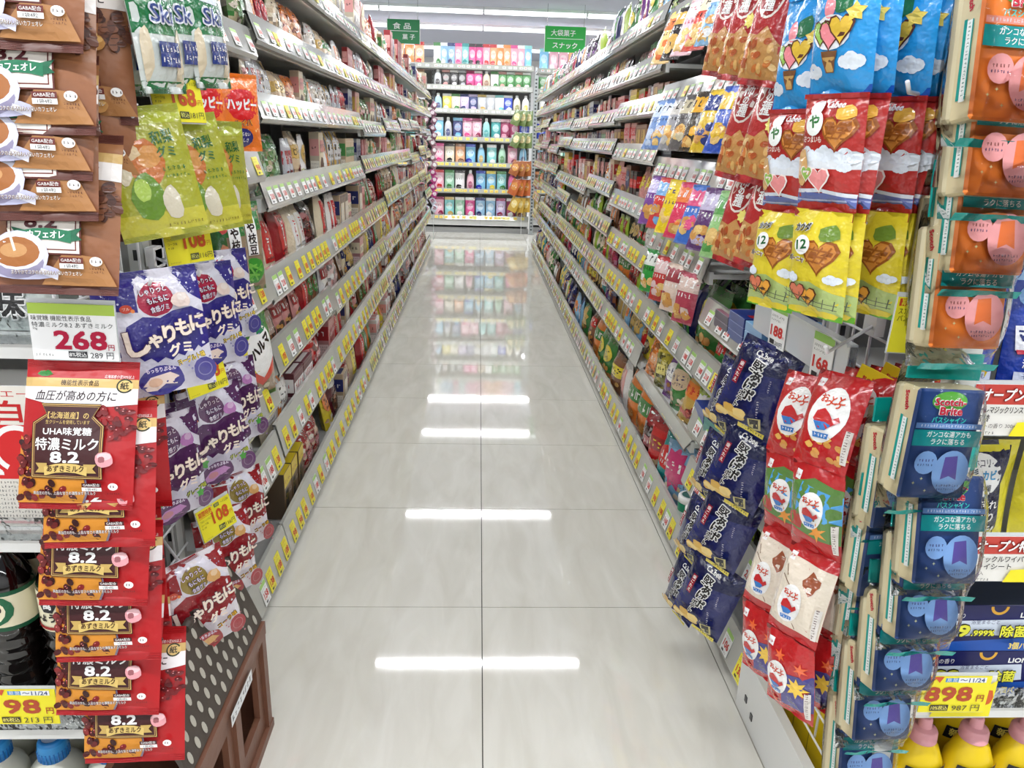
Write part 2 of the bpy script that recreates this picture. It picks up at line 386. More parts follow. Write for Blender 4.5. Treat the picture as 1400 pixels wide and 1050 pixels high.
def art_cafe():
    a = Art(15, 20.5); R = a.R
    a.rect((104, 62, 54), 0, 0, 15, 1.1); a.rect((98, 58, 50), 0, 19.3, 15, 20.5)
    a.rect((206, 172, 108), 0, 16.75, 15, 18.0); a.text((60, 40, 30), '機能性表示食品', 7.5, 17.35, .85, w=5.2, bold=.02)
    a.rect((236, 232, 228), 0, 14.4, 15, 16.75); a.text((45, 28, 30), '血圧が高めの方に', 7.2, 15.55, 1.5, w=11, shear=.18, bold=.025)
    for i in range(26):
        x = R.uniform(11.2, 15); y = R.uniform(9.5, 14)
        a.ell(R.choice([(92, 52, 36), (120, 74, 50), (70, 38, 28)]), x, y, .75, .5, R.uniform(0, 3), 9, keep=i % 3 > 0); a.line((50, 26, 18), x-.4, y, x+.4, y+.1, .1)
    a.poly((172, 122, 76), [(6, 1.1), (15, 1.1), (13.5, 4.5), (9, 5)]) 
    a.rect((96, 44, 40), 1.8, 4.7, 11.2, 14.0); a.rect((236, 226, 214), 2.0, 4.9, 11.0, 13.8); a.rect((110, 50, 46), 2.35, 5.25, 10.65, 13.45); a.rect((238, 230, 220), 2.5, 5.4, 10.5, 13.3)
    a.text((90, 30, 34), 'UHA味覚糖', 6.5, 12.3, 1.1, w=6, bold=.03); a.text((60, 30, 28), '特濃ミルク', 6.5, 10.6, 1.8, w=8, bold=.03); a.text((82, 26, 32), '8.2', 6.3, 8.7, 2.1, w=4.0, bold=.05)
    a.poly((24, 96, 66), [(2.5, 8.0), (4.3, 7.6), (4.3, 6.2), (2.5, 6.5), (3.2, 7.1)]); a.poly((24, 96, 66), [(11.4, 8.1), (9.6, 7.6), (9.6, 6.2), (11.4, 6.6), (10.7, 7.2)])
    a.poly((30, 112, 78), [(3.6, 7.5), (5.5, 7.8), (7, 7.9), (8.6, 7.8), (10.1, 7.6), (10.1, 6.1), (8.5, 6.4), (7, 6.5), (5.4, 6.4), (3.8, 6.0)])
    a.text(WHITE, 'カフェオレ', 7, 7.1, 1.05, w=4.6, bold=.03)
    a.ell((196, 196, 224), 4.2, 2.6, 4.4, 1.0); a.ell((208, 208, 232), 3.4, 4.6, 3.9, 2.9); a.ell((146, 140, 168), 3.3, 3.7, 3.4, 2.0); a.ell((226, 226, 242), 3.3, 5.0, 3.6, 2.3); a.ell((164, 104, 58), 3.2, 4.9, 3.05, 1.85); a.ell((196, 146, 96), 2.9, 5.1, 1.8, .9); a.line((236, 224, 206), 2.2, 7.8, 3.1, 5.0, .35)
    a.line((230, 230, 246), 6.2, 2.7, 8.2, 2.0, .7)
    a.blob((176, 126, 62), 11.2, 10.0, 1.15, 1.0, .06); a.ell((206, 164, 98), 11.2, 10.4, .95, .45)
    a.rect((104, 44, 40), 8.6, 3.7, 11.5, 4.4); a.text(WHITE, 'GABA配合', 10.05, 4.05, .5, w=2.5); a.rect(WHITE, 8.6, 3.05, 11.5, 3.65); a.text(BLACK, '1袋4粒', 10.05, 3.35, .5, w=1.7)
    a.ell(WHITE, 13.0, 4.0, .72, .58); a.gly((60, 36, 30), 12.5, 13.6, 4.0, .42); a.gly((84, 40, 34), 12.2, 14, 3.1, .3); a.gly((84, 40, 34), 12.4, 13.8, 2.7, .3)
    a.text(WHITE, 'まろやかでコクのある味わい深いカフェオレ', 7, 2.45, .58, w=8.6, out=(140, 96, 66), ow=.03)
    return a
def art_gummy(dark, berry, flav, fc, specks, leaf=False, piece=(226, 206, 196)):
    a = Art(12.5, 18.5); R = a.R; w = (222, 220, 232)
    a.poly(dark, [(0, 18.5), (12.5, 18.5), (12.5, 13.0), (10.8, 14.4), (9.2, 17.2), (8.8, 18.0), (3.4, 16.6), (3.2, 12.6), (0, 13.2)])
    for _ in range(34): a.ell(R.choice([(230, 230, 250), (160, 160, 200)]), R.uniform(.2, 12.2), R.uniform(13.5, 18.2), R.uniform(.05, .16), n=6, keep=True)
    a.poly(w, [(3.1, 12.0), (3.3, 17.0), (4.5, 18.0), (8.6, 18.3), (9.4, 16.4), (10.6, 14.2), (12.5, 11.5), (8, 11)])
    a.poly(dark, [(0.4, 8.4), (1.2, 10.8), (3.6, 11.9), (6, 11.4), (8, 12.2), (10.8, 12.4), (12.5, 11.2), (12.5, 6.4), (11.2, 5.9), (10.8, 6.4), (10.0, 5.6), (9.4, 6.2), (8.5, 5.2), (7.6, 5.7), (6.6, 4.9), (5.6, 5.5), (4.4, 4.9), (3.6, 5.7), (2.6, 5.4), (1.8, 6.4), (.9, 6.6)])
    for _ in range(16): a.ell(specks, R.uniform(1, 12), R.uniform(6, 12), R.uniform(.06, .16), n=6, keep=True)
    a.blob(berry, 5.9, 14.2, 2.6, 2.5, .07, 18)
    a.text((238, 226, 240), 'しゃりっと', 5.7, 15.5, 1.05, w=3.9, rot=.1, bold=.02, out=(90, 16, 50), ow=.03); a.text((238, 226, 240), 'もにもに', 6.1, 14.15, 1.05, w=3.1, rot=.1, bold=.02, out=(30, 30, 90), ow=.03)
    a.text((238, 226, 240), '食感グミ', 6.1, 12.85, .95, w=2.7, rot=.1, bold=.02, out=(30, 30, 90), ow=.03)
    a.blob(piece, 9.3, 13.6, 1.3, 1.1, .18); a.blob(mixc(piece, WHITE, .4), 9.6, 14.1, .7, .6, .2)
    a.ell((196, 64, 40), 1.5, 13.4, .8, .62); a.text((250, 220, 200), 'ブル', 1.5, 13.4, .5, w=.9); a.ell((230, 130, 60), 2.3, 13.0, .3, n=8)
    for ch, x, y, h in (('し', 2.0, 8.3, 4.3), ('ゃ', 4.4, 8.5, 2.6), ('り', 6.5, 9.1, 2.9), ('も', 8.7, 9.7, 2.9), ('に', 10.8, 10.2, 2.7)):
        a.text((238, 222, 206), ch, x, y, h, rot=.08, bold=.055, out=(90, 60, 80), ow=.02)
    a.text((238, 222, 206), 'グミ', 7.6, 6.7, 1.9, w=3.4, rot=.08, bold=.05)
    a.text(fc, flav, 8.9, 5.0, 1.0, w=4.2, rot=.18, bold=.04, out=BLACK, ow=.05)
    for _ in range(20): a.ell(mixc(dark, w, .5), R.uniform(.4, 12), R.uniform(.4, 5), R.uniform(.08, .2), n=6, keep=True)
    a.k += 1
    a.blob(dark, 4.2, 2.6, 3.2, 2.3, .05, 18); a.poly(piece, [(1.5, 2.0), (2.6, 3.2), (5.4, 3.6), (6.6, 2.8), (6.2, 1.6), (4.6, 1.9), (3.4, 1.0), (2.0, 1.1)]); a.ell(mixc(piece, (200, 120, 60), .35), 3.2, 2.3, 1.0, .7)
    a.text((232, 220, 240), 'もっちりぷるん', 4.2, 4.2, .8, w=4.2, bold=.03); a.blob(mixc(dark, WHITE, .12), 10.6, 2.9, 1.7, 1.9, .05); a.ring(mixc(dark, WHITE, .4), 10.6, 3.0, 1.1, .15)
    if leaf: a.star((70, 150, 60), 1.5, 5.2, 1.2, 5, .6); a.star((70, 150, 60), 9.5, 4.3, .9, 5, .6)
    return a
def art_pear():
    a = Art(12, 18); R = a.R
    a.rect((168, 176, 50), 0, 15.5, 12, 18); a.blob((190, 108, 44), 5.6, 10.4, 2.6, 3.2, .08); a.blob((206, 146, 80), 6.2, 11.2, 1.6, 1.6, .1); a.blob((214, 190, 150), 3.6, 12.1, 1.6, 1.1)
    a.blob((100, 138, 40), 4.6, 5.8, 2.3, 3.3, .06); a.blob((170, 200, 86), 4.0, 6.8, 1.1, 1.6, .1); a.blob((206, 198, 176), 7.8, 4.6, 1.3, 2.4, .1); a.blob((206, 196, 168), 2.2, 9.6, 1.1, 1.9, .1)
    a.text((26, 92, 40), '和梨', 8.6, 13.6, 2.0, w=3.2, rot=.1, bold=.03); a.text((40, 100, 60), 'グミ', 8.7, 11.6, 1.6, w=2.6, bold=.02); a.gly((60, 110, 50), 7.6, 11.4, 9.3, .7); a.gly((60, 110, 50), 7.8, 11.4, 8.3, .5); a.gly((120, 110, 40), 6.5, 11.5, 1.6, .5)
    return a
def art_skin():
    a = Art(11, 16)
    a.rect((26, 112, 62), 0, 0, 11, 1.6); a.rect((26, 112, 62), 0, 7.5, 11, 12.5); a.rect((214, 224, 220), 0, 12.5, 11, 16); a.blob((218, 204, 176), 9.4, 4.4, 1.6, 4.0, .1); a.blob((218, 204, 176), 1.2, 5.0, .9, 3.5, .1)
    a.poly((214, 222, 232), [(2, 14.6), (4, 15.6), (8, 15.3), (9, 13.2), (8, 11.9), (3, 12.2)]); a.text((30, 60, 130), 'Ski', 5.4, 10.2, 3.2, w=5.2, shear=.15, bold=.02, out=(225, 230, 236), ow=.07)
    a.text((190, 30, 40), 'ヨーグルト', 5.4, 13.6, 1.2, w=5.2, rot=.1, bold=.03); a.rect((22, 52, 124), 3, 3.4, 8.4, 6.6); a.gly(WHITE, 3.4, 8.2, 5.7, 1.0); a.gly(WHITE, 3.4, 8.2, 4.3, .8)
    return a
def art_potato():
    a = Art(15, 21); R = a.R
    a.poly((14, 22, 70), [(0, 12), (15, 16), (15, 21), (0, 21)])
    a.text(WHITE, 'Calbee', 6.6, 18.3, 1.8, w=4.4, bold=.03)
    for ch, x, y in (('堅', 5.8, 15.4), ('あ', 6.6, 13.2), ('げ', 6.2, 11.0), ('ポ', 6.6, 8.9)): a.text(BLACK, ch, x+.6, y, 3.1, rot=-.12, bold=.05, out=WHITE, ow=.07)
    for i, ch in enumerate('ポテト'): a.text(BLACK, ch, 5.9-.1*i, 8.7-1.45*i, 1.7, rot=-.1, bold=.05, out=WHITE, ow=.07)
    a.rect((150, 30, 50), 2.4, 10.2, 3.8, 15.8)
    for i in range(4): a.text(WHITE, '歯ごたえ'[i], 3.1, 15-1.3*i, 1.1, bold=.02)
    for i in range(6): a.blob(R.choice([(226, 190, 100), (214, 170, 80), (234, 206, 130)]), R.uniform(2, 9), R.uniform(1.5, 4.6), R.uniform(1.4, 2), R.uniform(.9, 1.3), .15)
    a.poly((190, 180, 120), [(9.6, 4.0), (12.6, 5.2), (13.4, 2.5), (10.6, 1.4)]); a.poly((44, 44, 40), [(10.1, 4.0), (12.2, 4.8), (12.8, 2.7), (10.9, 1.9)])
    a.rect((222, 206, 90), 7.6, .7, 14.4, 1.9); a.gly(BLACK, 7.9, 14.2, 1.3, .7); a.gly((200, 200, 220), 11.2, 14.4, 14.5, .5, rot=-1.4)
    a.gly((220, 220, 235), 10.6, 14.6, 9, .6, rot=-1.3)
    return a
def hcl(a, c, x, y, s, out=None):
    P = []
    for i in range(16):
        t = 2*PI*i/16; P.append((x+s*.062*16*math.sin(t)**3, y+s*.062*(13*math.cos(t)-5*math.cos(2*t)-2*math.cos(3*t)-math.cos(4*t))))
    if out: a.poly(out, [(x+(p-x)*1.18, y+(q-y)*1.18) for p, q in P])
    a.poly(c, P)
def cloud(a, x, y, s, c=(226, 234, 244)):
    a.k += 1
    for dx, dy, r in ((-1, 0, .8), (0, .3, 1), (1, 0, .85), (.4, -.35, .8), (-.5, -.3, .7)): a.ell(c, x+dx*s, y+dy*s, r*s, n=10, keep=True)
def waffle(a, x, y, s, dark=False):
    hcl(a, (206, 134, 58), x, y, s, (150, 84, 30))
    for k in (-.5, 0, .5): a.line((158, 90, 34), x+k*s-.3*s, y-.45*s, x+k*s+.25*s, y+.5*s, .1*s); a.line((158, 90, 34), x-.6*s, y+k*s*.7, x+.6*s, y+k*s*.7-.1*s, .1*s)
def art_chain(v):
    a = Art(9.5, 14.5)
    if v == 0:
        a.rect((26, 84, 178), 0, 0, 9.5, .9); a.rect((60, 150, 210), 0, 13.8, 9.5, 14.5)
        cloud(a, 7.3, 3.6, .9); cloud(a, 1.4, 2.6, .8); cloud(a, 7.6, 12.6, .9, (120, 190, 235))
        a.blob((40, 110, 70), 5.9, 10.4, 1.3, 1.5, .12); a.blob((240, 150, 160), 4.0, 9.8, .9, 1.4, .1)
        a.ell((235, 240, 245), 4.3, 7.0, 3.0, 2.0); hcl(a, (150, 196, 90), 2.7, 7.2, 1.5, (90, 50, 40)); hcl(a, (238, 140, 150), 4.2, 6.9, 1.7, (90, 50, 40)); hcl(a, (236, 196, 70), 5.9, 7.4, 1.7, (90, 50, 40))
        a.poly((120, 80, 50), [(3.0, 4.9), (5.6, 4.9), (5.0, 2.4), (3.6, 2.4)]); a.poly((200, 160, 96), [(3.3, 4.2), (5.3, 4.2), (4.9, 2.5), (3.8, 2.5)])
        a.star((236, 206, 90), 7.7, 9.0, 1.2, 5, .6, rot=.4)
    elif v == 1:
        a.rect((226, 232, 238), 0, 4.6, 9.5, 7.2); cloud(a, 2, 7.0, .9); cloud(a, 5, 7.2, .9); cloud(a, 8, 6.9, .9); a.rect((178, 46, 42), 0, 2.6, 9.5, 5.4); cloud(a, 8, 5.6, .5)
        a.rect((96, 110, 176), 0, .6, 9.5, 2.3); a.line((222, 228, 240), 0, 2.3, 5, 2.7, .5); a.line((222, 228, 240), 5, 2.6, 9.5, 2.1, .5); a.line((170, 180, 220), 0, 1.2, 9.5, 1.5, .25)
        waffle(a, 6.8, 10.0, 2.1); a.blob((232, 176, 70), 7.6, 12.2, 1.3, .9, .1); a.blob((214, 170, 110), 1.6, 5.2, 1.3, 2.4, .12); hcl(a, (238, 150, 150), 4.6, 4.2, 1.6, (250, 240, 235)); hcl(a, (150, 190, 90), 2.6, 4.8, 1.0, (250, 240, 235))
        a.text(WHITE, 'Calbee', 5.8, 13.2, 1.1, w=2.8, bold=.03); a.ell(WHITE, 2.9, 12.8, 1.0, .95); a.ell((240, 244, 240), 3.2, 10.9, 1.5, 1.5); a.text((40, 110, 50), 'や', 3.1, 11.2, 1.9, bold=.05); a.text((240, 220, 210), 'さつまいも', 3.2, 9.0, .9, w=3.2, bold=.03)
        a.rect((160, 40, 40), 0, 13.9, 9.5, 14.5)
    else:
        a.rect((150, 46, 36), 0, 13.4, 9.5, 14.5); a.rect(WHITE, 3.6, 13.8, 6.2, 14.3)
        a.poly((176, 196, 120), [(0, .8), (9.5, .8), (9.5, 3.6), (5, 5.2), (0, 4.6)]); a.rect((98, 168, 50), 0, 0, 9.5, .9)
        waffle(a, 6.3, 8.9, 2.3); a.blob((110, 140, 50), 7.3, 11.8, 1.5, 1.1, .12); cloud(a, 1.8, 5.4, .6); cloud(a, 8.3, 5.8, .6)
        a.text(BLACK, 'カウダ', 3.0, 12.3, 1.1, w=2.8, rot=.1, bold=.04, out=WHITE, ow=.05); a.ell(WHITE, 3.7, 10.1, 1.4, 1.3); a.text((30, 100, 50), '12', 3.6, 10.2, 1.7, w=1.8, rot=.2, bold=.04); a.text((120, 60, 20), 'バーニャ', 3.0, 8.2, .9, w=3, bold=.03, out=WHITE, ow=.04)
        hcl(a, (228, 160, 60), 5.2, 3.4, 1.4, (90, 50, 30)); hcl(a, (214, 120, 90), 3.4, 3.8, 1.3, (90, 50, 30)); a.k += 1
        for i in range(7): a.line((70, 80, 60), 1+i*1.3, 2.6-.15*i, 1.3+i*1.3, 4.0-.15*i, .12)
        a.line((70, 80, 60), .5, 3.6, 9.3, 2.4, .1); a.line((70, 80, 60), .5, 2.9, 9.3, 1.8, .1)
    return a
def art_red(v):
    a = Art(9.5, 14.5); R = a.R
    a.rect((120, 20, 26), 0, 13.7, 9.5, 14.5); a.rect((240, 240, 240), 1.2, 11.9, 2.3, 13.2); a.gly((190, 30, 40), 1.3, 2.3, 12.5, .5)
    if v == 1: a.poly((88, 130, 60), [(0, 4), (9.5, 3), (9.5, 12), (5, 13), (0, 11)]); a.poly((80, 160, 220), [(2, 7), (9.5, 6.4), (9.5, 11), (3, 12)]); a.star((230, 150, 50), 6.4, 4.6, 1.8, 6, .35); a.blob((170, 60, 50), 2.2, 5.4, 1.6, 1.4)
    if v == 2: a.poly((226, 214, 196), [(0, 1.5), (9.5, 1.5), (9.5, 12.4), (0, 12.8)]); [a.line((120, 90, 70), R.uniform(1, 8), y, R.uniform(2, 9), y-1.5, .18) for y in (11, 9.4, 4.2, 3.2)]; a.blob((150, 80, 50), 6.8, 9.8, 1.3, 1.7, .2)
    if v == 3: a.poly((64, 60, 130), [(4, 1.8), (9.5, 2.6), (9.5, 9.6), (5.5, 8.6)]); [a.star((230, 100, 50), x, y, 1.2, 6, .4) for x, y in ((2, 4), (4, 11.2), (8, 10.6), (2.6, 1.8))]; a.star((236, 196, 70), 7.4, 6.8, 1.9, 8, .5)
    if v == 0:
        for i in range(12): a.blob(R.choice([(214, 150, 70), (228, 176, 90)]), R.uniform(1, 9), R.uniform(1.4, 4.6), .7, .5, .2, 8, keep=i % 2)
    cx, cy = (5.2, 7.6) if v in (0, 1) else (4.2, 5.2) if v == 2 else (3.6, 6.6); s = 1 if v == 0 else .72
    a.ell(WHITE, cx, cy+.4*s, 3.1*s, 4.4*s, -.2, 22)
    for ch, dx, dy in (('お', -1.2, 3.0), ('っ', -.5, 2.5), ('と', .3, 2.9), ('っ', 1.0, 2.4), ('と', 1.5, 3.1)): a.text((206, 70, 40), ch, cx+dx*s*1.15, cy+dy*s-.2, 1.5*s, rot=.2, bold=.04)
    a.poly((190, 40, 44), [(cx+q*s, cy+r*s) for q, r in ((-2, -.6), (-1.7, .7), (-.6, 1.3), (.4, .7), (1.2, -.1), (2.0, .5), (2.4, -.2), (1.7, -.8), (.8, -1.6), (-.6, -1.8))]); a.poly((60, 120, 190), [(cx+q*s, cy+r*s) for q, r in ((-1.8, -.9), (.2, -.7), (1.3, -1.0), (.6, -1.9), (-.8, -2.1))])
    a.poly((60, 120, 190), [(cx+q*s, cy+r*s) for q, r in ((-1.5, -2.5), (1.4, -2.3), (1.3, -3.1), (-1.3, -3.3))]); a.gly(WHITE, cx-1.1*s, cx+1.1*s, cy-2.8*s, .6*s)
    a.rect((220, 214, 208), 8.7, 1.5, 9.4, 6.5); a.gly((90, 60, 60), 9.0, 14, 1.8, .4, rot=PI/2)
    return a
def art_nut(alt=False):
    a = Art(9, 19); R = a.R
    a.ell((232, 220, 210), 4.4, 14.0, 3.0, 4.2); a.ell((150, 30, 34), 4.4, 14.0, 2.6, 3.8)
    a.text(WHITE, '柿', 4.4, 15.6, 2.6, bold=.05); a.text(WHITE, 'の', 4.4, 13.8, 1.6, bold=.05); a.text(WHITE, '種', 4.4, 12.0, 2.4, bold=.05)
    a.poly((196, 144, 84), [(0, 1), (9, 1), (9, 5.6), (5.5, 8.8), (3.8, 7.4), (0, 7.8)])
    for i in range(26): a.ell(R.choice([(226, 180, 110), (206, 120, 60), (236, 200, 140), (178, 84, 40)]), R.uniform(.8, 8.2), R.uniform(1.5, 6.6), .85, .5, R.uniform(0, 3), 9, keep=i % 2)
    if alt: a.star((240, 226, 120), 6.8, 9.6, 1.3, 8, .7)
    return a
def art_ship():
    a = Art(16, 21); R = a.R; a.poly((236, 120, 34), [(0, 0), (16, 0), (16, 21), (0, 21)])
    for _ in range(24): a.star((244, 226, 150), R.uniform(.5, 15.5), R.uniform(1, 20), .3, 4, .4, keep=True)
    a.blob((214, 30, 34), 9.4, 12.6, 5.6, 4.3, .05, 20); a.text(WHITE, 'ハッピー', 9.4, 12.6, 3.4, w=10, bold=.06)
    a.text((232, 150, 30), 'ハイハ', 9, 7.6, 2.0, w=6, rot=.1, bold=.04, out=(40, 30, 90), ow=.06); a.ell((42, 44, 118), 8.8, 3.6, 3.6, 2.6); a.text(WHITE, 'とまらない', 8.8, 4.6, 1.2, w=4.8, bold=.02); a.text(WHITE, 'おいしさ', 8.8, 3.0, 1.2, w=4, bold=.02)
    return a
def art_corn():
    a = Art(17, 20); a.poly((56, 120, 50), [(0, 14), (17, 12), (17, 20), (0, 20)]); a.poly((222, 212, 50), [(1, 6), (12, 7), (11, 14.5), (1, 13.5)])
    a.blob(WHITE, 11.4, 10.5, 4.6, 5.6, .1, 20); a.blob((30, 120, 80), 11.2, 16.2, 3.0, 1.6, .08); a.text(BLACK, 'ハルマ', 11.2, 12.0, 2.9, w=7.4, rot=.5, bold=.07); a.poly((206, 60, 44), [(7, 7.2), (11, 5), (15.4, 8.8), (14.8, 5.6), (11, 3.2), (7.4, 5.2)])
    a.ell((206, 90, 60), 3.4, 16, 1.2); a.gly((60, 40, 30), 1.2, 7, 10, .9, rot=-1.4)
    for i in range(14): a.blob(a.R.choice([(150, 60, 60), (60, 100, 50), (200, 190, 160), (110, 80, 60)]), a.R.uniform(1, 16), a.R.uniform(.8, 4.6), 1.1, .8, .2, 8, keep=i % 2)
    return a
def art_sponge(orange):
    a = Art(9.2, 14.5); m = (222, 150, 150) if orange else (120, 160, 214); d = (226, 122, 44) if orange else (34, 62, 116)
    a.ell((90, 170, 60), 4.4, 13.0, 2.4, 1.3); a.text((190, 20, 50), 'Scotch-', 4.4, 13.0, 1.3, w=4.2, bold=.045, out=WHITE, ow=.03); a.text((190, 20, 50), 'Brite', 4.5, 11.9, 1.4, w=3.0, bold=.05, out=WHITE, ow=.03)
    a.text((40, 190, 180), 'バスシャイン', 4.4, 10.7, .9, w=4.6, bold=.03); a.rect(mixc(m, d, .2), .1, 9.6, 9.1, 10.3); a.gly((220, 226, 236), .8, 8.4, 9.95, .4)
    a.rect((0, 142, 142), 0, 7.3, 9.2, 9.4); a.text(WHITE, 'ガンコな湯アカも', 4.8, 8.85, .85, w=6, bold=.02); a.text(WHITE, 'ラクに落ちる', 4.8, 7.9, .85, w=4.6, bold=.02)
    a.ell(m, 2.4, 5.1, 1.55); a.gly((60, 50, 120) if not orange else (120, 50, 40), 1.4, 3.5, 5.4, .42); a.gly((40, 50, 100), 1.3, 3.5, 4.8, .36)
    a.ell(m, 6.0, 3.9, 2.5, 2.9, n=22); a.poly((84, 70, 150) if not orange else (222, 110, 50), [(4.9, 5.9), (6.6, 6.1), (7.0, 2.9), (5.9, 3.4), (4.8, 2.9)]); a.gly((50, 50, 100), 4.4, 7.7, 2.1, .36); a.gly((50, 50, 100), 4.6, 7.5, 1.6, .3)
    for x, y in ((1.2, 2.4), (3.0, 1.4), (2.2, 3.0)): a.star((220, 220, 160), x, y, .25, 4, .3, keep=True)
    return a
def art_edge():
    a = Art(3.4, 14.5); a.text((190, 20, 50), 'Scotch', 1.7, 12.6, 1.0, w=2.4, rot=-1.35, bold=.05); a.rect((0, 150, 140), 1.0, 2.2, 1.5, 10.6); a.rect((235, 240, 238), 1.5, 2.0, 2.4, 10.4); a.rect((0, 150, 140), 2.3, 2.2, 2.5, 10.4)
    a.gly((60, 120, 110), 1.95, 9.5, 10.2, .4, rot=-PI/2)
    return a
def art_toilet():
    a = Art(13, 21); a.rect((150, 190, 230), 0, 19.2, 13, 21); a.text((30, 50, 120), '用', 2.6, 20.1, 1.6, bold=.03); a.text((30, 50, 120), 'つめかえ', 8, 20.1, 1.1, w=4.2)
    a.ell((120, 170, 226), 4.6, 16.6, 3.8, 2.2); a.text(WHITE, 'らくらく', 3.6, 17.2, 1.2, w=3.6, bold=.03, out=(30, 60, 140)); a.ell((214, 230, 246), 9.6, 16.4, 1.7, 1.6)
    a.blob((178, 26, 60), 6.5, 13.6, 3.8, 1.5, .02, 20); a.text(WHITE, 'トイレ', 6.5, 13.7, 1.9, w=4.6, bold=.05)
    a.poly((186, 26, 56), [(1.2, 8.6), (12, 9.6), (11.4, 8.5), (1.6, 7.6)]); a.poly((236, 238, 246), [(.8, 12.0), (12.4, 12.8), (12, 9.2), (1.2, 8.2)]); a.text((24, 40, 110), 'マジックリン', 6.6, 10.6, 2.2, w=10.6, shear=.15, bold=.055)
    a.text(WHITE, '洗浄スプレー', 6.4, 6.2, 1.5, w=8, bold=.02); a.rect((206, 214, 232), 1.4, 3.6, 11.6, 4.9); a.text((30, 40, 110), 'そうじも消臭も', 6.5, 4.25, 1.0, w=8)
    a.ell((70, 130, 200), 2.4, 1.8, 1.1); a.ell((70, 130, 200), 10.4, 2.0, 1.3)
    return a
def art_wiper():
    a = Art(20, 18); a.poly((34, 34, 66), [(6, 18), (19, 18), (16.5, 11), (18.4, 0), (5.4, 0), (8.8, 10)]); a.ell(WHITE, 12.6, 12.4, 3.8, 3.7)
    a.text((70, 70, 80), 'ホコリ', 12.6, 14.6, 1.3, w=3, bold=.02); a.text((20, 60, 70), '髪', 11, 12.8, 2.0, bold=.04); a.text((60, 150, 200), 'カビ', 14, 12.6, 1.8, w=2.6, bold=.04); a.text((60, 60, 70), 'たまり場', 12.6, 10.4, 1.3, w=4, bold=.02)
    a.text(WHITE, '細かな汚れ', 12.2, 7.3, 1.8, w=9, bold=.02); a.text(WHITE, 'しっかり', 12.4, 4.9, 2.1, w=8, bold=.03); a.text(WHITE, 'キャッチ!', 12.6, 2.2, 2.3, w=9.4, bold=.05)
    return a
def art_bleach():
    a = Art(24, 9); a.rect((16, 20, 84), 0, 0, 24, 9); a.poly((20, 80, 170), [(0, 0), (24, 0), (24, 2.8), (0, 1.4)]); a.ring((226, 170, 50), 5, 8.8, 1.6, .5, a0=PI, a1=2*PI); a.ring((226, 170, 50), 15, 8.8, 1.6, .5, a0=PI, a1=2*PI)
    a.text(WHITE, 'フローラルの香り', 5.4, 7.0, 1.1, w=7.6); a.text(WHITE, 'LION', 20.6, 7.2, 1.3, w=3.4, bold=.05); a.rect((206, 60, 60), 2.2, 4.8, 4.8, 6.3); a.text(WHITE, '特許', 3.5, 5.6, .9, w=2)
    a.poly((206, 216, 230), [(5.4, 6.0), (21.4, 6.4), (22, 3.2), (19, 2.9), (14, 3.3), (5, 2.8)]); a.text((60, 60, 110), '浴室まるごと', 13, 5.8, .9, w=5)
    a.text((226, 224, 60), '99', 8.2, 4.3, 3.0, w=4.2, bold=.06, out=BLACK, ow=.05); a.text((226, 224, 60), '.999%', 12.6, 4.0, 1.5, w=4.0, bold=.05, out=BLACK, ow=.05); a.text((226, 224, 60), '除菌', 17.8, 4.4, 2.4, w=4.6, bold=.05, out=BLACK, ow=.03)
    a.text((240, 216, 90), '3個パック', 20.2, 1.6, 1.5, w=5.4, bold=.04)
    return a
# price cards: W x H in cm
def card_yellow(num, tax, head='期間特売', W=9.4, H=6.2):
    a = Art(W, H); a.rect((232, 222, 52), 0, 0, W, H); a.text((206, 60, 40), head, 2.2, H-.9, 1.15, w=3.6, bold=.04); a.line((206, 60, 40), .3, H-1.6, 4.2, H-1.6, .07)
    a.rect((40, 60, 60), W-4.6, H-1.0, W-3.2, H-.3); a.text((230, 230, 120), '期間', W-3.9, H-.65, .55); a.text((60, 60, 40), '〜11/24', W-1.7, H-.65, .7, w=2.2)
    a.text((196, 84, 40), num, W-3.6, H-2.6, 3.3, w=4.4, bold=.045); a.text((196, 84, 40), '円', W-.75, H-3.3, .9)
    a.rect((50, 56, 50), W-4.9, .5, W-3.2, 1.5); a.text((240, 240, 120), '税込', W-4.05, 1.0, .8); a.text((60, 66, 50), tax+'円', W-1.7, 1.0, 1.1, w=2.6)
    a.text((80, 80, 40), 'ブルボン しゃりもにグミ', .3, H-2.2, .5, w=3.4, align='l'); a.text((80, 80, 40), 'コーラ味', .3, H-2.9, .5, align='l'); a.gly((90, 90, 40), .3, 1.6, H-3.5, .4); a.gly((120, 120, 60), .3, 2.4, .4, .25)
    return a
def card_white(num, tax, l1, l2):
    a = Art(11, 7.8); a.rect((238, 238, 238), 0, 0, 11, 7.8); a.rect((168, 196, 82), 0, 6.3, 11, 7.8); a.text((50, 50, 52), l1, .3, 5.75, .78, w=7.6, align='l'); a.text((50, 50, 52), l2, .3, 4.85, .78, w=10.3, align='l'); a.text((80, 80, 80), '93g', .4, 4.3, .4, align='l')
    a.text((178, 24, 62), num, 6.3, 2.85, 3.5, w=6.6, bold=.05); a.text((178, 24, 62), '円', 10.2, 1.9, .95, bold=.02); a.rect((45, 45, 50), 4.6, .35, 7.0, 1.25); a.text(WHITE, '8%税込', 5.8, .8, .75, w=2.2); a.text((50, 50, 55), tax+' 円', 8.9, .75, 1.1, w=3); a.gly((120, 120, 120), .4, 2.8, .7, .4)
    return a
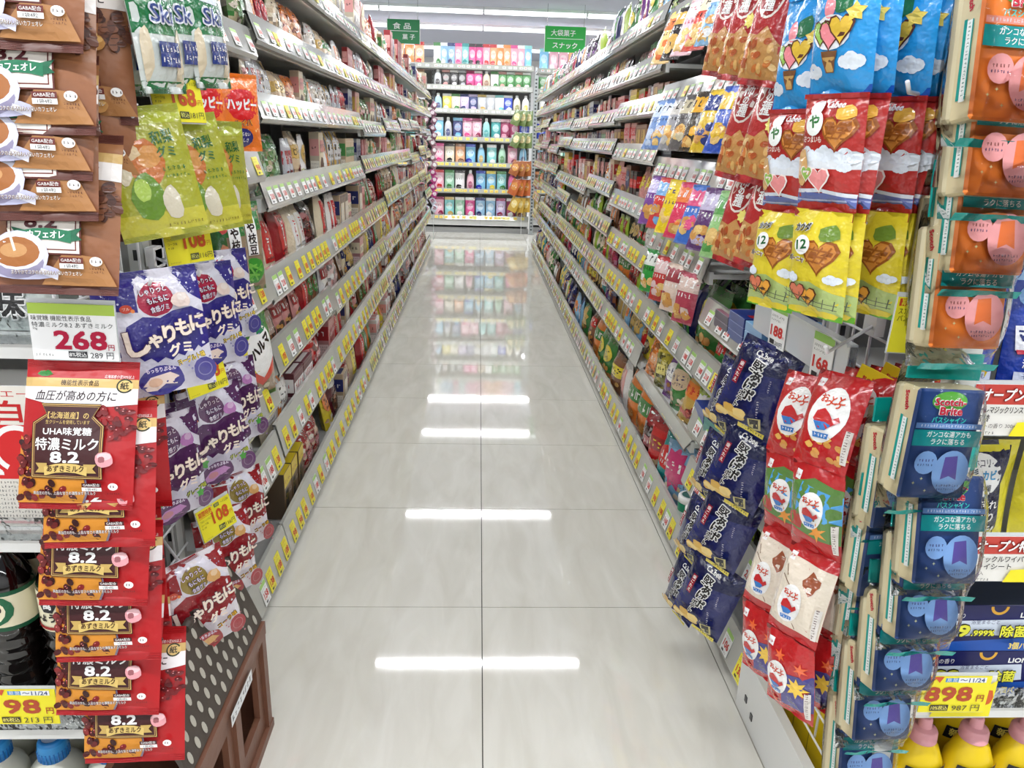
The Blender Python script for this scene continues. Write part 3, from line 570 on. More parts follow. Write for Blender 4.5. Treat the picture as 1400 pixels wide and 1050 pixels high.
def card_big(num, tax, rate, date=True, W=11.5, H=7.2):
    a = Art(W, H); a.rect((238, 226, 46), 0, 0, W, H)
    if date: a.rect((70, 140, 200), 3.6, H-1.1, 5.8, H-.3); a.text(WHITE, '期 間', 4.7, H-.7, .8); a.rect((235, 238, 240), 5.8, H-1.2, 10.6, H-.2); a.text((40, 60, 120), '〜11/24', 8.2, H-.7, 1.1, w=4.2, bold=.02)
    a.poly((206, 80, 50), [(0, H), (3.2, H), (2.6, H-1.2), (1.9, H-.4), (1.2, H-1.3), (.6, H-.5), (0, H-1.1)])
    a.text((178, 74, 44), num, 4.6, H-3.4, 3.9, w=8.0, bold=.05); a.text((178, 74, 44), '円', 10.2, H-4.3, 1.5, bold=.03)
    a.rect((60, 50, 40), 1.9, .4, 5.0, 1.6); a.text((240, 230, 120), rate+'税込', 3.45, 1.0, .95, w=2.8, bold=.02); a.text((70, 60, 50), tax+' 円', 8.0, 1.0, 1.5, w=4.8)
    return a
def card_298():
    a = Art(11.5, 7.6); a.rect((230, 220, 50), 0, 0, 11.5, 7.6); a.rect((190, 70, 40), .3, 6.4, 4.4, 7.4); a.text((230, 220, 60), '期間特売', 2.4, 6.9, 1.0, w=3.6, bold=.03); a.text((60, 50, 30), 'スコッチブライト', .4, 5.7, .95, align='l', w=5.4); a.text((60, 50, 30), 'バスシャイン', .4, 4.7, .95, align='l', w=4.6)
    a.text((150, 50, 40), '298', 6.6, 2.9, 3.1, w=6.4, bold=.05); a.text((150, 50, 40), '円', 10.5, 2.3, 1.1); a.rect((60, 60, 50), 4.0, .4, 6.4, 1.3); a.text((230, 220, 90), '10%税込', 5.2, .85, .7, w=2.2); a.text((70, 60, 50), '327 円', 9.0, .85, 1.2, w=3.8)
    return a
def card_open(l1, l2, l3):
    a = Art(17, 8); a.rect((230, 228, 222), 0, 0, 17, 8); a.rect((196, 52, 48), 0, 0, .4, 8); a.rect((196, 70, 60), .4, 4.9, 12, 8); a.text(WHITE, 'オープン特価', 6.2, 6.4, 2.2, w=10, shear=.15, bold=.05, out=(150, 30, 30), ow=.03)
    a.text((50, 44, 44), l1, .7, 4.1, 1.2, w=9.4, align='l', bold=.02); a.text((50, 44, 44), l2, .7, 2.8, 1.2, align='l', bold=.02); a.text((70, 60, 60), l3, .7, 1.6, .8, align='l'); a.poly((238, 224, 40), [(6.5, 0), (17, 0), (17, 7.4), (14, 5.4), (13, 6.4), (12, 4.2), (9.5, 4.0), (10, 2.4), (7.4, 2.2)]); a.blob((206, 90, 40), 15.6, 4, 1.4, 1.6); a.gly((90, 90, 90), .7, 4.2, .5, .5)
    return a
def flat_mb(art, W, H, th=.001, bg=(235, 235, 232)):         # a printed card standing on its lower edge
    mb = MB(); mb.box(-W/2, W/2, -th/2, th/2, 0, H, bg); art.bake(mb, lambda x, z, off: (x, -th/2-off, z), lim=9); return mb
RND = random.Random(7)
def struct(name, me, loc=(0, 0, 0), parent=None, rot=(0, 0, 0)): return ob(name, me, parent, loc, rot, kind='structure') if parent is None else ob(name, me, parent, loc, rot)
# ------------------------------------------------------------------ room
m = MB(); m.box(-5, 5, -3.6, 16, -.05, -.006); floor = struct('floor', m.mesh('floor', 'grout'))
m = MB(); m.box(.0013, .5987, .0013, .5987, -.008, 0); tile = m.mesh('tile', 'tile')
for i in range(-3, 3):
    for j in range(-2, 18):
        if i in (-3, 2) and 5 < j < 13: continue
        ob('tile', tile, floor, (i*.6, 1.8466-.6*1+(j-2)*.6, 0))
m = MB()
for i in range(-8, 8):
    for j in range(-2, 24):
        if -3 <= i < 3 and -2 <= j < 18: continue
        m.box(i*.6+.001, i*.6+.599, 1.2466+(j-2)*.6+.001, 1.2466+(j-2)*.6+.599, -.008, 0)
ob('outer_tiles', m.mesh('outer_tiles', 'tile'), floor, kind='stuff')
m = MB(); m.box(-5, 5, -3.6, 16, CEIL, CEIL+.1); struct('ceiling', m.mesh('ceiling', 'ceiling'))
for n, b in (('wall_left', (-5.1, -5, -3.6, 16)), ('wall_right', (5, 5.1, -3.6, 16)), ('wall_front', (-5, 5, -3.7, -3.6)), ('wall_back', (-5, 5, 16, 16.1))):
    m = MB(); m.box(*b, 0, CEIL); struct(n, m.mesh(n, 'wall'))
# ceiling tube lights in rows across the aisle
m = MB(); m.box(-.61, .61, -.055, .055, -.03, 0, (235, 236, 238)); m.box(-.61, -.6, -.03, .03, -.06, -.03, (225, 226, 228)); m.box(.6, .61, -.03, .03, -.06, -.03, (225, 226, 228)); hous = m.mesh('light_housing', 'white_plastic')
m = MB(); m.tube([(-.6, 0, -.05), (.6, 0, -.05)], .024, 12); tub = m.mesh('fluorescent_tube', 'tube')
ordn = ['nearest', 'second', 'third', 'fourth', 'fifth', 'sixth', 'seventh', 'farthest']
for r, y in enumerate(TUBE_ROWS):
    for k in range(6):
        x = -3.06+k*1.224
        t = thing('ceiling_light', 'white ceiling tube light, %s from the left in the %s row' % (['first', 'second', 'third', 'fourth', 'fifth', 'last'][k], ['rearmost, behind the camera', 'overhead', 'nearest', 'second', 'third', 'in front of end shelves', 'above end shelves', 'farthest'][r]), 'light', (x, y, CEIL))
        ob('light_housing', hous, t); ob('fluorescent_tube', tub, t)
# ------------------------------------------------------------------ price cards for the shelf rails
def small_card(kind, num):
    W, H = 5.4, 6.2; a = Art(W, H)
    if kind == 'y': bg = (232, 222, 60); a.rect(bg, 0, 0, W, H); a.gly((200, 90, 50), .4, 4.6, 5.4, .8); a.gly((110, 110, 60), .4, 3.6, 4.5, .45)
    else: bg = (236, 238, 236); a.rect(bg, 0, 0, W, H); a.rect((160, 200, 110), 0, 5.0, W, H); a.gly((90, 90, 90), .4, 4.4, 4.4, .45)
    a.text((200, 52, 44), num, 2.9, 2.6, 2.6, w=3.8, bold=.05); a.rect((60, 60, 60), 1.2, .4, 2.6, 1.0); a.gly((70, 70, 70), 2.9, 5, .7, .6)
    return flat_mb(a, .054, .062, bg=bg).mesh('price_card', 'paper')
CARDS = {k: [small_card(k, n) for n in nums] for k, nums in (('y', ('198', '108', '188', '138', '98')), ('w', ('188', '168', '218', '106', '158')))}
_rm = {}
def rail_meshes(w, base=False, h=.07):
    k = (round(w, 3), base, round(h, 3))
    if k in _rm: return _rm[k]
    m = MB(); d = .41
    m.box(.001, w-.001, .012, d, -.014, 0, (220, 220, 218)); m.box(.001, w-.001, 0, .012, -.03, .006, (224, 224, 222))
    if base: m.box(.001, w-.001, .004, d, -.1+.0, -.03)
    board = m.mesh('shelf_board', 'shelf_paint')
    m = MB(); P = []
    for y, z in ((-.012, -.022), (-.016, -.016), (.006, h-.012), (.012, h-.010), (.012, h-.004), (.002, h-.004), (-.020, -.018), (-.016, -.028)):
        P.append([(.002, y, z), (w-.002, y, z)])
    P.append(P[0]); m.grid(P[::-1], (200, 200, 200), False)
    rail = m.mesh('price_rail', 'rail'); _rm[k] = (board, rail); return _rm[k]
_bp = {}
def bay(label, origin, rotz, w, zs, top, near, seed, cardmix=.5, depth=.42, rails=None, endrow=False, base_h=.10, cat='shelving', group=None, capends=(False, False), clear_top=2):
    """gondola bay: local x runs along the shelf, the front faces local -y"""
    R = random.Random(seed)
    t = thing('shelving_bay', label, cat, origin, (0, 0, rotz), group)
    k = (w, top)
    if k not in _bp:
        m = MB(); m.box(0, w, depth, depth+.012, 0, top); bp = m.mesh('back_panel', 'back_paint')
        m = MB(); m.box(-.012, .012, depth-.05, depth, 0, top+.02, (170, 172, 172))
        z = .1
        while z < top: m.box(-.004, .004, depth-.0515, depth-.0505, z, z+.018, (40, 40, 42)); z += .05
        up = m.mesh('upright', 'plastic'); m = MB(); m.box(0, w, .02, depth, 0, .07); m.box(0, w, .0, .02, .0, .012); pl = m.mesh('plinth', 'shelf_grey'); _bp[k] = (bp, up, pl)
    bp, up, pl = _bp[k]
    ob('back_panel', bp, t); ob('upright', up, t, (.012, 0, 0)); ob('upright', up, t, (w-.012, 0, 0)); ob('plinth', pl, t)
    for q, z in enumerate(zs):
        base = q == 0; h = (rails[q] if rails else (.085 if base else .072))
        board, rail = rail_meshes(w, base, h)
        b = ob('shelf_board', board, t, (0, 0, z)); ob('price_rail', rail, b, (0, 0, 0))
        sl = math.atan2(.022, h); x = .02+R.uniform(0, .04)
        if near:
            while x < w-.06:
                kd = 'y' if R.random() < cardmix*(1 if q < 4 else .35) else 'w'  # upper shelves get mostly white cards, imitating overexposure by colour
                c = R.choice(CARDS[kd]); ob('price_card', c, b, (x+.027, -.0205, -.010), (-sl, 0, 0), scale=(.85, 1, min(1, (h-.014)/.062)))
                x += R.choice((.062, .07, .085, .1, .12))
        else:
            m = MB()
            while x < w-.05:
                col = R.choice([(226, 212, 70), (222, 208, 84)]) if endrow and q < 4 else R.choice([(216, 224, 230), (226, 230, 230)]) if endrow else R.choice([(212, 206, 132), (206, 202, 110)]) if R.random() < cardmix*(1 if q < 5 else .3) else R.choice([(222, 224, 222), (206, 204, 204), (222, 206, 206)])  # aisle top shelves: overexposure painted in as mostly pale cards
                y0, z0, y1, z1 = -.0215, -.008, -.0215+.022*.8, -.008+h*.76
                m.face([(x, y0, z0), (x+.045, y0, z0), (x+.045, y1, z1), (x, y1, z1)], col)
                ym = (y0*.4+y1*.6); zm = z0*.4+z1*.6
                m.face([(x+.01, y0*.7+y1*.3-.0006, z0*.7+z1*.3), (x+.036, y0*.7+y1*.3-.0006, z0*.7+z1*.3), (x+.036, ym-.0006, zm), (x+.01, ym-.0006, zm)], (206, 120, 96) if R.random() < .6 else (150, 150, 140))
                if col[2] > 200: m.face([(x, y0*.15+y1*.85-.0006, z0*.15+z1*.85), (x+.045, y0*.15+y1*.85-.0006, z0*.15+z1*.85), (x+.045, y1-.0003, z1), (x, y1-.0003, z1)], (176, 206, 140))
                x += R.choice((.055, .065, .08, .1))
            ob('price_card_row', m.mesh('price_card_row', 'paper'), b, kind='stuff')
    return t
# ------------------------------------------------------------------ shelf goods: designs
CN = {'pink': (212, 150, 146), 'cream': (226, 212, 184), 'brown': (128, 84, 60), 'white': (232, 230, 228), 'dark red': (150, 34, 40), 'yellow': (222, 200, 60), 'green': (62, 128, 62), 'orange': (224, 126, 50), 'silver': (176, 178, 184), 'navy': (34, 40, 96),
      'beige': (204, 180, 148), 'light blue': (130, 178, 214), 'purple': (110, 60, 130), 'teal': (40, 138, 138), 'red': (196, 34, 38), 'black': (34, 30, 32), 'lime': (160, 190, 60), 'magenta': (196, 50, 110), 'blue': (36, 84, 176), 'gold': (196, 160, 80), 'maroon': (90, 30, 40), 'olive': (120, 118, 56)}
def rnd_art(W, H, bg, a1, a2, motif, R, dens=1):
    a = Art(W, H); a.R = R; ink = a2; dk = mixc(bg, BLACK, .45)
    def goods(x0, x1, y0, y1, n, cs):
        for i in range(n): a.blob(R.choice(cs), R.uniform(x0, x1), R.uniform(y0, y1), W*.1, W*.07, .2, 7, keep=i % 3 > 0)
    snack = R.choice([[(206, 150, 80), (186, 120, 60), (226, 180, 110)], [(150, 40, 44), (180, 70, 60), (110, 26, 30)], [(110, 70, 46), (80, 48, 34), (150, 100, 66)], [(226, 214, 190), (206, 180, 140), (190, 160, 130)], [(120, 160, 70), (90, 130, 60), (190, 200, 110)]])
    a.rect(mixc(bg, WHITE, .25), 0, H*.9, W, H*.93)
    if motif == 'oval':
        goods(W*.1, W*.9, H*.08, H*.32, 9, snack); a.blob(a1, W/2, H*.6, W*.42, H*.2, .05, 16); a.gly(ink, W*.2, W*.85, H*.62, W*.2); a.gly(ink, W*.25, W*.8, H*.5, W*.1)
    elif motif == 'band':
        a.rect(a1, 0, H*.5, W, H*.76); a.gly(ink, W*.12, W*.92, H*.63, W*.22); goods(W*.15, W*.85, H*.1, H*.38, 10, snack); a.rect(dk, 0, 0, W, H*.06)
    elif motif == 'stripe':
        for k in range(3): a.rect(a1, W*(.1+.3*k), 0, W*(.22+.3*k), H)
        a.rect(mixc(bg, WHITE, .5), W*.12, H*.36, W*.88, H*.8); a.gly(ink, W*.18, W*.86, H*.64, W*.2); a.gly(ink, W*.18, W*.86, H*.46, W*.12)
    elif motif == 'burst':
        goods(W*.1, W*.9, H*.06, H*.36, 8, snack); a.star(a1, W*.5, H*.62, W*.46, 9, .72); a.gly(ink, W*.2, W*.84, H*.65, W*.22); a.gly(dk, W*.1, W*.9, H*.4, W*.09)
    elif motif == 'label':
        a.rect(a1, W*.2, H*.26, W*.8, H*.84); a.rect(mixc(a1, BLACK, .3), W*.24, H*.3, W*.76, H*.33)
        for k in range(3): a.gly(ink, W*.34, W*.66, H*(.74-.15*k), W*.24)
    elif motif == 'window':
        a.blob((90, 70, 60), W*.5, H*.3, W*.4, H*.2, .05); goods(W*.18, W*.82, H*.18, H*.42, 16, snack); a.rect(a1, W*.06, H*.6, W*.94, H*.84); a.gly(ink, W*.12, W*.92, H*.72, W*.22)
    a.gly(dk, W*.08, W*.6, H*.03+W*.05, W*.06)
    return a
KINDS = {'candy_bag': ('candy bag', 'pillow'), 'snack_bag': ('snack bag', 'pillow'), 'rice_cracker_bag': ('cracker bag', 'pillow'), 'gummy_pouch': ('sweets pouch', 'pouch'), 'biscuit_box': ('biscuit box', 'box'), 'chocolate_box': ('chocolate box', 'box'), 'clear_sweets_bag': ('clear bag', 'clear'), 'snack_packet': ('slim packet', 'slim')}
def mk_design(kind, bgn, an, ink, motif, W, H, D, seed):
    R = random.Random(seed); bg, a1, a2 = CN[bgn], CN[an], CN[ink]; typ = KINDS[kind][1]
    # muted like printed film
    a = rnd_art(W, H, bg, a1, a2, motif, R); w, h, d = W/100, H/100, D/100
    if typ in ('pillow', 'clear', 'slim'):
        S = S_pillow(w, h, d, seed, wr=.003); nx, nz = (6, 9)
        if typ == 'clear':
            cs = [mixc(bg, a1, R.random()) for _ in range(5)]+[mixc(a1, WHITE, .5), mixc(bg, BLACK, .4), mixc(bg, WHITE, .5)]
            nx, nz = 9, 13; a = Art(W, H); a.R = R
            for i in range(30): a.blob(R.choice(cs), R.uniform(.1, .9)*W, R.uniform(.08, .72)*H, W*.1, W*.07, .25, 7, keep=i % 3 > 0)
            a.rect(a1, 0, H*.74, W, H*.97); a.gly(a2, W*.1, W*.92, H*.85, W*.2); a.rect(mixc(a1, WHITE, .4), W*.3, H*.3, W*.74, H*.5); a.gly(a2, W*.34, W*.72, H*.4, W*.13)
            mb = body_mesh(w, h, d, 'pillow', lambda u, v: R.choice(cs), seed, nx, nz, S, top=False)
        else:
            mb = body_mesh(w, h, d, 'pillow', lambda u, v: bg if v < .9 else mixc(bg, BLACK, .15), seed, nx, nz, S, top=False)
    elif typ == 'pouch': S = S_pouch(w, h, d, seed); mb = body_mesh(w, h, d, 'pouch', lambda u, v: bg if v < .9 else mixc(bg, WHITE, .2), seed, 6, 8, S, top=False)
    else:
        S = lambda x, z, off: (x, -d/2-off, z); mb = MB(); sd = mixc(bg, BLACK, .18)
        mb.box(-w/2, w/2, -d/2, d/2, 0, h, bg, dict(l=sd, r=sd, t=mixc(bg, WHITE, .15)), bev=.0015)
        mb.box(-w/2+.008, w/2-.008, -d/2+.01, d/2-.01, h, h+.0003, a1)
        sa = Art(D, H); sa.R = R; sa.rect(a1, 0.15, H*.52, D-.15, H*.86); sa.gly(a2, D*.15, D*.95, H*.68, D*.34); sa.rect(mixc(bg, WHITE, .55), .3, H*.1, D-.3, H*.42)
        for q_ in range(4): sa.gly(mixc(bg, BLACK, .5), D*.15, D*.9, H*(.15+.07*q_), D*.12)
        sa.bake(mb, lambda x, z, off: (-w/2-off, -x, z), 9, .0002); sa.bake(mb, lambda x, z, off: (w/2+off, x, z), 9, .0002)
    a.bake(mb, S, 3.0, .00025)
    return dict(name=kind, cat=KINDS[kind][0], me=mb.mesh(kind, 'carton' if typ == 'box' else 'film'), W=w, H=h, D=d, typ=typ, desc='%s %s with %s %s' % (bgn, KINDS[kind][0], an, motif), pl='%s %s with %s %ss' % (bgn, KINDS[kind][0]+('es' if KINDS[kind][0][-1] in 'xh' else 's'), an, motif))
def pool(cols, n, seed, kinds):
    R = random.Random(seed); out = []; seen = set()
    while len(out) < n:
        k = R.choice(kinds); b = R.choice(cols); a = R.choice([c for c in ('white', 'cream', 'red', 'yellow', 'navy', 'green', 'pink', 'gold', 'dark red', 'black', 'orange') if c != b]); mo = R.choice(('oval', 'band', 'stripe', 'burst', 'label', 'window'))
        if (k, b, a) in seen: continue
        seen.add((k, b, a)); ink = 'black' if sum(CN[a]) > 380 else 'white'
        if R.random() < .25: ink = 'red' if a in ('white', 'cream', 'yellow') else ink
        if k == 'clear_sweets_bag': mo = 'label'
        W, H, D = {'pillow': (R.uniform(11, 15), R.uniform(15, 19), R.uniform(4, 5.5)), 'clear': (R.uniform(12, 15), R.uniform(15, 18), 5.5), 'slim': (R.uniform(5, 7.5), R.uniform(14, 18), 3), 'pouch': (R.uniform(9.5, 12), R.uniform(14, 17), 4.5), 'box': (R.uniform(5.5, 13), R.uniform(11, 18), R.uniform(3, 5))}[KINDS[k][1]]
        out.append(mk_design(k, b, a, ink, mo, W, H, D, seed*1000+len(out)))
    return out
KK = list(KINDS)
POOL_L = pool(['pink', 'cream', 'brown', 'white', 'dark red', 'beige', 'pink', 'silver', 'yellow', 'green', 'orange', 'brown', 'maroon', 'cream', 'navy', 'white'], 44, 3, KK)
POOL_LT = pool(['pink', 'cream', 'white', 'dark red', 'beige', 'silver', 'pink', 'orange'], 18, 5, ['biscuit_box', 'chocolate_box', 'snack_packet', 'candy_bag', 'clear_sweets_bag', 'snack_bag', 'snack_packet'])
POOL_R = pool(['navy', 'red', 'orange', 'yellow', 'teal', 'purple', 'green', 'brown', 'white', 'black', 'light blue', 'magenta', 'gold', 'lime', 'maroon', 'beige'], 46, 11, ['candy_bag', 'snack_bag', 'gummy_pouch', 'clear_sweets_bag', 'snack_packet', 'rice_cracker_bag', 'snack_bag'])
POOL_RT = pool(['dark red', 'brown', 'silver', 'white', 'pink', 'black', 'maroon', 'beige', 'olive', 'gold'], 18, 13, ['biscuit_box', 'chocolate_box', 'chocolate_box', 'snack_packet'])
SHELF = ['lowest', 'second', 'third', 'fourth', 'fifth', 'sixth', 'seventh', 'eighth', 'ninth']
BAYN = ['nearest', 'second', 'third', 'fourth', 'fifth', 'sixth', 'seventh', 'eighth', 'ninth', 'tenth']
def stock(side, bi, q, y0, y1, z, gap, R, pool_, skip=(), xf=.6, back=False):
    y = y0+R.uniform(.005, .02); used = set(); rot = PI/2 if side == 'left' else -PI/2; sx = -1 if side == 'left' else 1
    place = 'on %s shelf, %s %s bay' % (SHELF[q], BAYN[bi], side)
    tries = 0
    while y < y1-.05:
        hit = [s for s in skip if s[0] < y+.05 and s[1] > y-.0]
        if hit: y = hit[0][1]+.005; continue
        d = R.choice(pool_); tries += 1
        if tries > 400: break
        if d['desc'] in used and len(used) < len(pool_)-1: continue
        sc = min(1.35, (gap-.022)/d['H'])
        if d['typ'] != 'box' and sc < .8: sc = .8
        if sc < .6: continue
        if d['H']*sc > gap-.018: continue
        used.add(d['desc']); sc *= R.choice((1, 1, .97, .92, .85)); w = d['W']*sc
        n = R.choice((1, 1, 2, 2, 3)) if w < .1 else R.choice((1, 1, 2))
        grp = None; items = []
        for k in range(n):
            if y+w > y1: break
            if any(s[0] < y+w and s[1] > y for s in skip): break
            items.append(y+w/2); y += w+(.003 if d['typ'] == 'box' else .001)
        if not items: y += .02 if y+w <= y1 else .08; continue
        grp = '%s %s' % (d['pl'], place) if len(items) > 1 else None
        ln = 0 if d['typ'] == 'box' else R.uniform(.05, .2)
        for yy in items:
            dep = xf+.016+d['D']*sc/2+R.uniform(0, .012)
            o = thing(d['name'], '%s %s' % (d['desc'], place), d['cat'], (sx*(dep), yy, z), (-ln*1.0 if True else 0, 0, rot+R.uniform(-.08, .08)*(0 if d['typ'] == 'box' else 1)), grp, d['me'], sc)
            if back:
                for b in (1, 2):
                    dd = dep+b*(d['D']*sc+.006)
                    if dd > xf+.36: break
                    thing(d['name'], '%s behind %s' % (d['desc'], place), d['cat'], (sx*dd, yy+R.uniform(-.004, .004), z), (-ln, 0, rot), 'back rows of '+d['pl']+' '+place, d['me'], sc)
        y += .006 if R.random() < .85 else .03
ZL0 = [.055, .36, .55, .845, 1.165, 1.455, 1.74]
ZL = [.055, .375, .60, .835, 1.085, 1.31, 1.495, 1.69]
ZR0 = [.055, .30, .475, .64, .80, 1.165, 1.41, 1.655]
ZR1 = [.055, .40, .635, .915, 1.165, 1.41, 1.655]
ZR = [.055, .43, .63, .81, 1.0, 1.21, 1.385, 1.53, 1.69]
YL = [1.53]+[2.07+.9*k for k in range(10)]; YR = [1.45, 2.1]+[2.86+.9*k for k in range(9)]
R = random.Random(21)
HSKIP = {}
def jig(zs, seed):                 # shelf heights differ a little from bay to bay
    R_ = random.Random(seed); out = list(zs)
    if seed % 100 < 3: return out
    for i in range(2, len(zs)-2): out[i] += R_.choice((0, 0, .02, -.02, .03, -.03))
    return out
def fill():
    for bi in range(9):
        y0, y1 = YL[bi], min(YL[bi+1], 9.98); zs = ZL0 if bi == 0 else ZL
        if bi == 1: zs = list(ZL); zs[2] = .625
        if bi > 1: zs = jig(zs, 500+bi)
        rl = [.085, .085, .075, .07, .06, .052, .05, .05]
        t = bay('white gondola bay with price rails, %s from the camera on the left side' % BAYN[bi], (-.6, y0, 0), PI/2, round(y1-y0, 3), zs, 1.95, bi < 3, 100+bi, .72 if bi < 4 else .6, rails=rl)
        for q, z in enumerate(zs):
            gap = (zs[q+1] if q+1 < len(zs) else z+.26)-z-.02
            stock('left', bi, q, max(y0, 1.62)+.01, y1-.01, z+.001, gap, R, POOL_LT if q >= 4 else POOL_L, HSKIP.get(('left', bi, q), ()), back=(bi < 2 and q < 4))
        y0, y1 = YR[bi], min(YR[bi+1], 9.9); zs = ZR0 if bi == 0 else ZR1 if bi == 1 else jig(ZR, 600+bi); rl = [.08, .015 if bi == 1 else .07, .065, .062, .055, .052, .052, .05, .05]
        t = bay('white gondola bay with price rails, %s from the camera on the right side' % BAYN[bi], (.625, y1, 0), -PI/2, round(y1-y0, 3), zs, 1.95, bi < 3, 200+bi, .35 if bi < 2 else .55, rails=rl)
        for q, z in enumerate(zs):
            gap = (zs[q+1] if q+1 < len(zs) else z+.26)-z-.02
            stock('right', bi, q, max(y0, 1.62)+.01, y1-.01, z+.001, gap, R, POOL_RT if (4 <= q <= 6 and bi > 1) else POOL_R, HSKIP.get(('right', bi, q), ()), xf=.625, back=(bi < 2 and q < 4))
# ------------------------------------------------------------------ heroes standing on the aisle shelves
def std(parts, name, label, cat, side, Y, z, dep=.0, lean=.1, yaw=0, scale=None, group=None):
    sx = -1 if side == 'left' else 1; xf = .6 if side == 'left' else .625
    return make(parts, name, label, cat, (sx*(xf+.03+dep), Y, z+.001), (-lean, 0, (PI/2 if side == 'left' else -PI/2)+yaw), group, scale)
orange = hero_bag('snack_bag', .16, .21, .06, lambda u, v: (236, 120, 34), art_ship(), 3, seal=(240, 140, 50), top=False)
make(orange, 'snack_bag', 'orange rice cracker bag with red bubble and navy oval above the left shelf', 'snack bag', (-.585, 1.86, 1.215), (-.05, 0, PI/2-.75), scale=.8)
make(orange, 'snack_bag', 'orange rice cracker bag half hidden behind the navy-oval orange bag', 'snack bag', (-.64, 1.79, 1.215), (-.05, 0, PI/2-.75), scale=.8)
def bean():
    a = Art(10, 22); a.rect((40, 110, 50), 0, 15, 10, 22); a.blob((60, 150, 50), 5, 4.6, 4, 3.6, .08)
    for i in range(14): a.line(a.R.choice([(90, 180, 60), (40, 120, 40), (120, 196, 80)]), a.R.uniform(2, 4), a.R.uniform(2, 7), a.R.uniform(5, 8), a.R.uniform(2, 7), .5)
    a.rect(WHITE, 3.4, 9, 6.8, 20)
    for i, ch in enumerate('さや枝豆'): a.text((40, 30, 30), ch, 5.1, 18.4-2.7*i, 2.7, bold=.05)
    a.blob((200, 60, 50), 2.2, 17.5, 1.2, 1.6); a.blob((190, 120, 80), 1.9, 10.5, 1.2, 3, .1); return a
be = hero_bag('snack_bag', .10, .22, .05, lambda u, v: (44, 96, 40) if u < .3 else (140, 120, 96), bean(), 14, seal=(50, 120, 56), top=False)
make(be, 'snack_bag', 'green bean snack bag with white upright label, right one above the 88 card', 'snack bag', (-.60, 1.93, .875), (-.08, 0, PI/2-.6))
make(be, 'snack_bag', 'green bean snack bag with white upright label, left one above the 88 card', 'snack bag', (-.60, 1.80, .875), (-.08, 0, PI/2-.6))
corn = hero_bag('snack_bag', .17, .20, .06, lambda u, v: (96, 150, 60) if v > .5 else (150, 120, 90), art_corn(), 5, seal=(60, 120, 50), top=False)
std(corn, 'snack_bag', 'green and yellow snack bag with white blob lettering beside the gummy hooks', 'snack bag', 'left', 1.93, .575, -.005, .1, -.45, scale=1.22)
a = rnd_art(15, 18, (214, 120, 70), (232, 140, 60), (120, 40, 20), 'burst', random.Random(4))
t_ = hero_bag('snack_bag', .15, .18, .06, lambda u, v: (214, 120, 70), a, 6, top=False)
std(t_, 'snack_bag', 'orange and clear seafood snack bag lying on the lowest left shelf', 'snack bag', 'left', 2.13, .056, .08, .5)
a = rnd_art(14, 18, (40, 150, 70), (40, 150, 70), (220, 240, 220), 'oval', random.Random(5))
t_ = hero_bag('snack_bag', .14, .18, .06, lambda u, v: (40, 150, 70), a, 8, top=False)
std(t_, 'snack_bag', 'bright green snack bag leaning on the lowest left shelf', 'snack bag', 'left', 1.93, .056, .08, .5)
std(t_, 'snack_bag', 'bright green snack bag behind the seafood bag, lowest left shelf', 'snack bag', 'left', 1.80, .056, .05, .4)
def yb():
    mb = MB(); y = (222, 196, 30); mb.box(-.045, .045, -.07, .07, 0, .17, y, dict(f=(120, 96, 70), l=(90, 76, 60)), bev=.002)
    a = Art(9, 17); a.rect(y, 0, 12, 9, 17); a.rect(BLACK, 1, 3, 4.4, 11); a.text(y, 'こい', 2.7, 8.8, 2.4, w=2.6); a.gly(WHITE, 5, 8.6, 9, 1.2); a.gly((150, 40, 40), 1, 8, 14, 1.6); a.bake(mb, lambda x, z, off: (x, -.07-off, z)); return mb.mesh('biscuit_box', 'carton')
yb = yb()
for k in range(3): thing('biscuit_box', 'yellow and black boxed snack, %s of three beside the seafood bag' % ['nearest', 'middle', 'farthest'][k], 'biscuit box', (-.7, 2.27+k*.093, .056), (0, 0, PI/2+.03*k), None, yb)
HSKIP.update({('left', 0, 4): [(1.58, 1.99)], ('left', 0, 3): [(1.7, 2.03)], ('left', 0, 2): [(1.76, 2.07)], ('left', 0, 0): [(1.62, 2.07)], ('left', 1, 0): [(2.07, 2.53)],
              ('right', 1, 5): [(2.1, 2.84)], ('right', 1, 4): [(2.1, 2.84)], ('right', 1, 3): [(2.1, 2.8)], ('right', 0, 0): [(1.7, 2.1)], ('right', 0, 4): [(1.6, 2.1)], ('right', 1, 0): [(2.1, 2.86)], ('right', 1, 1): [(2.1, 2.86)], ('right', 0, 2): [(1.8, 2.1)]})
# round canisters with white lids on the lowest right shelf
def canister(c1):
    mb = MB(); mb.lathe([(.036, 0, c1), (.037, .003, c1), (.037, .05, WHITE), (.037, .075, c1), (.037, .1, c1), (.033, .104, c1)], 24); b = mb.mesh('canister_body', 'plastic')
    mb = MB(); mb.lathe([(.0375, .104, WHITE), (.0375, .122, WHITE), (.034, .126, WHITE), (.026, .1262, (40, 90, 80)), (.0258, .124, (60, 110, 100))], 24); return [('canister_body', b), ('lid', mb.mesh('lid', 'plastic'))]
can_g, can_b = canister((20, 120, 86)), canister((28, 60, 150))
for k, (yy, c) in enumerate(((2.20, can_g), (2.115, can_g), (2.03, can_b), (1.945, can_b))):
    make(c, 'gum_canister', '%s gum canister with white lid, %s of the pair, lowest right shelf' % ('green' if k < 2 else 'blue', 'farther' if k % 2 == 0 else 'nearer'), 'canister', (.672, yy, .056), (0, 0, 0), None, 1.0)
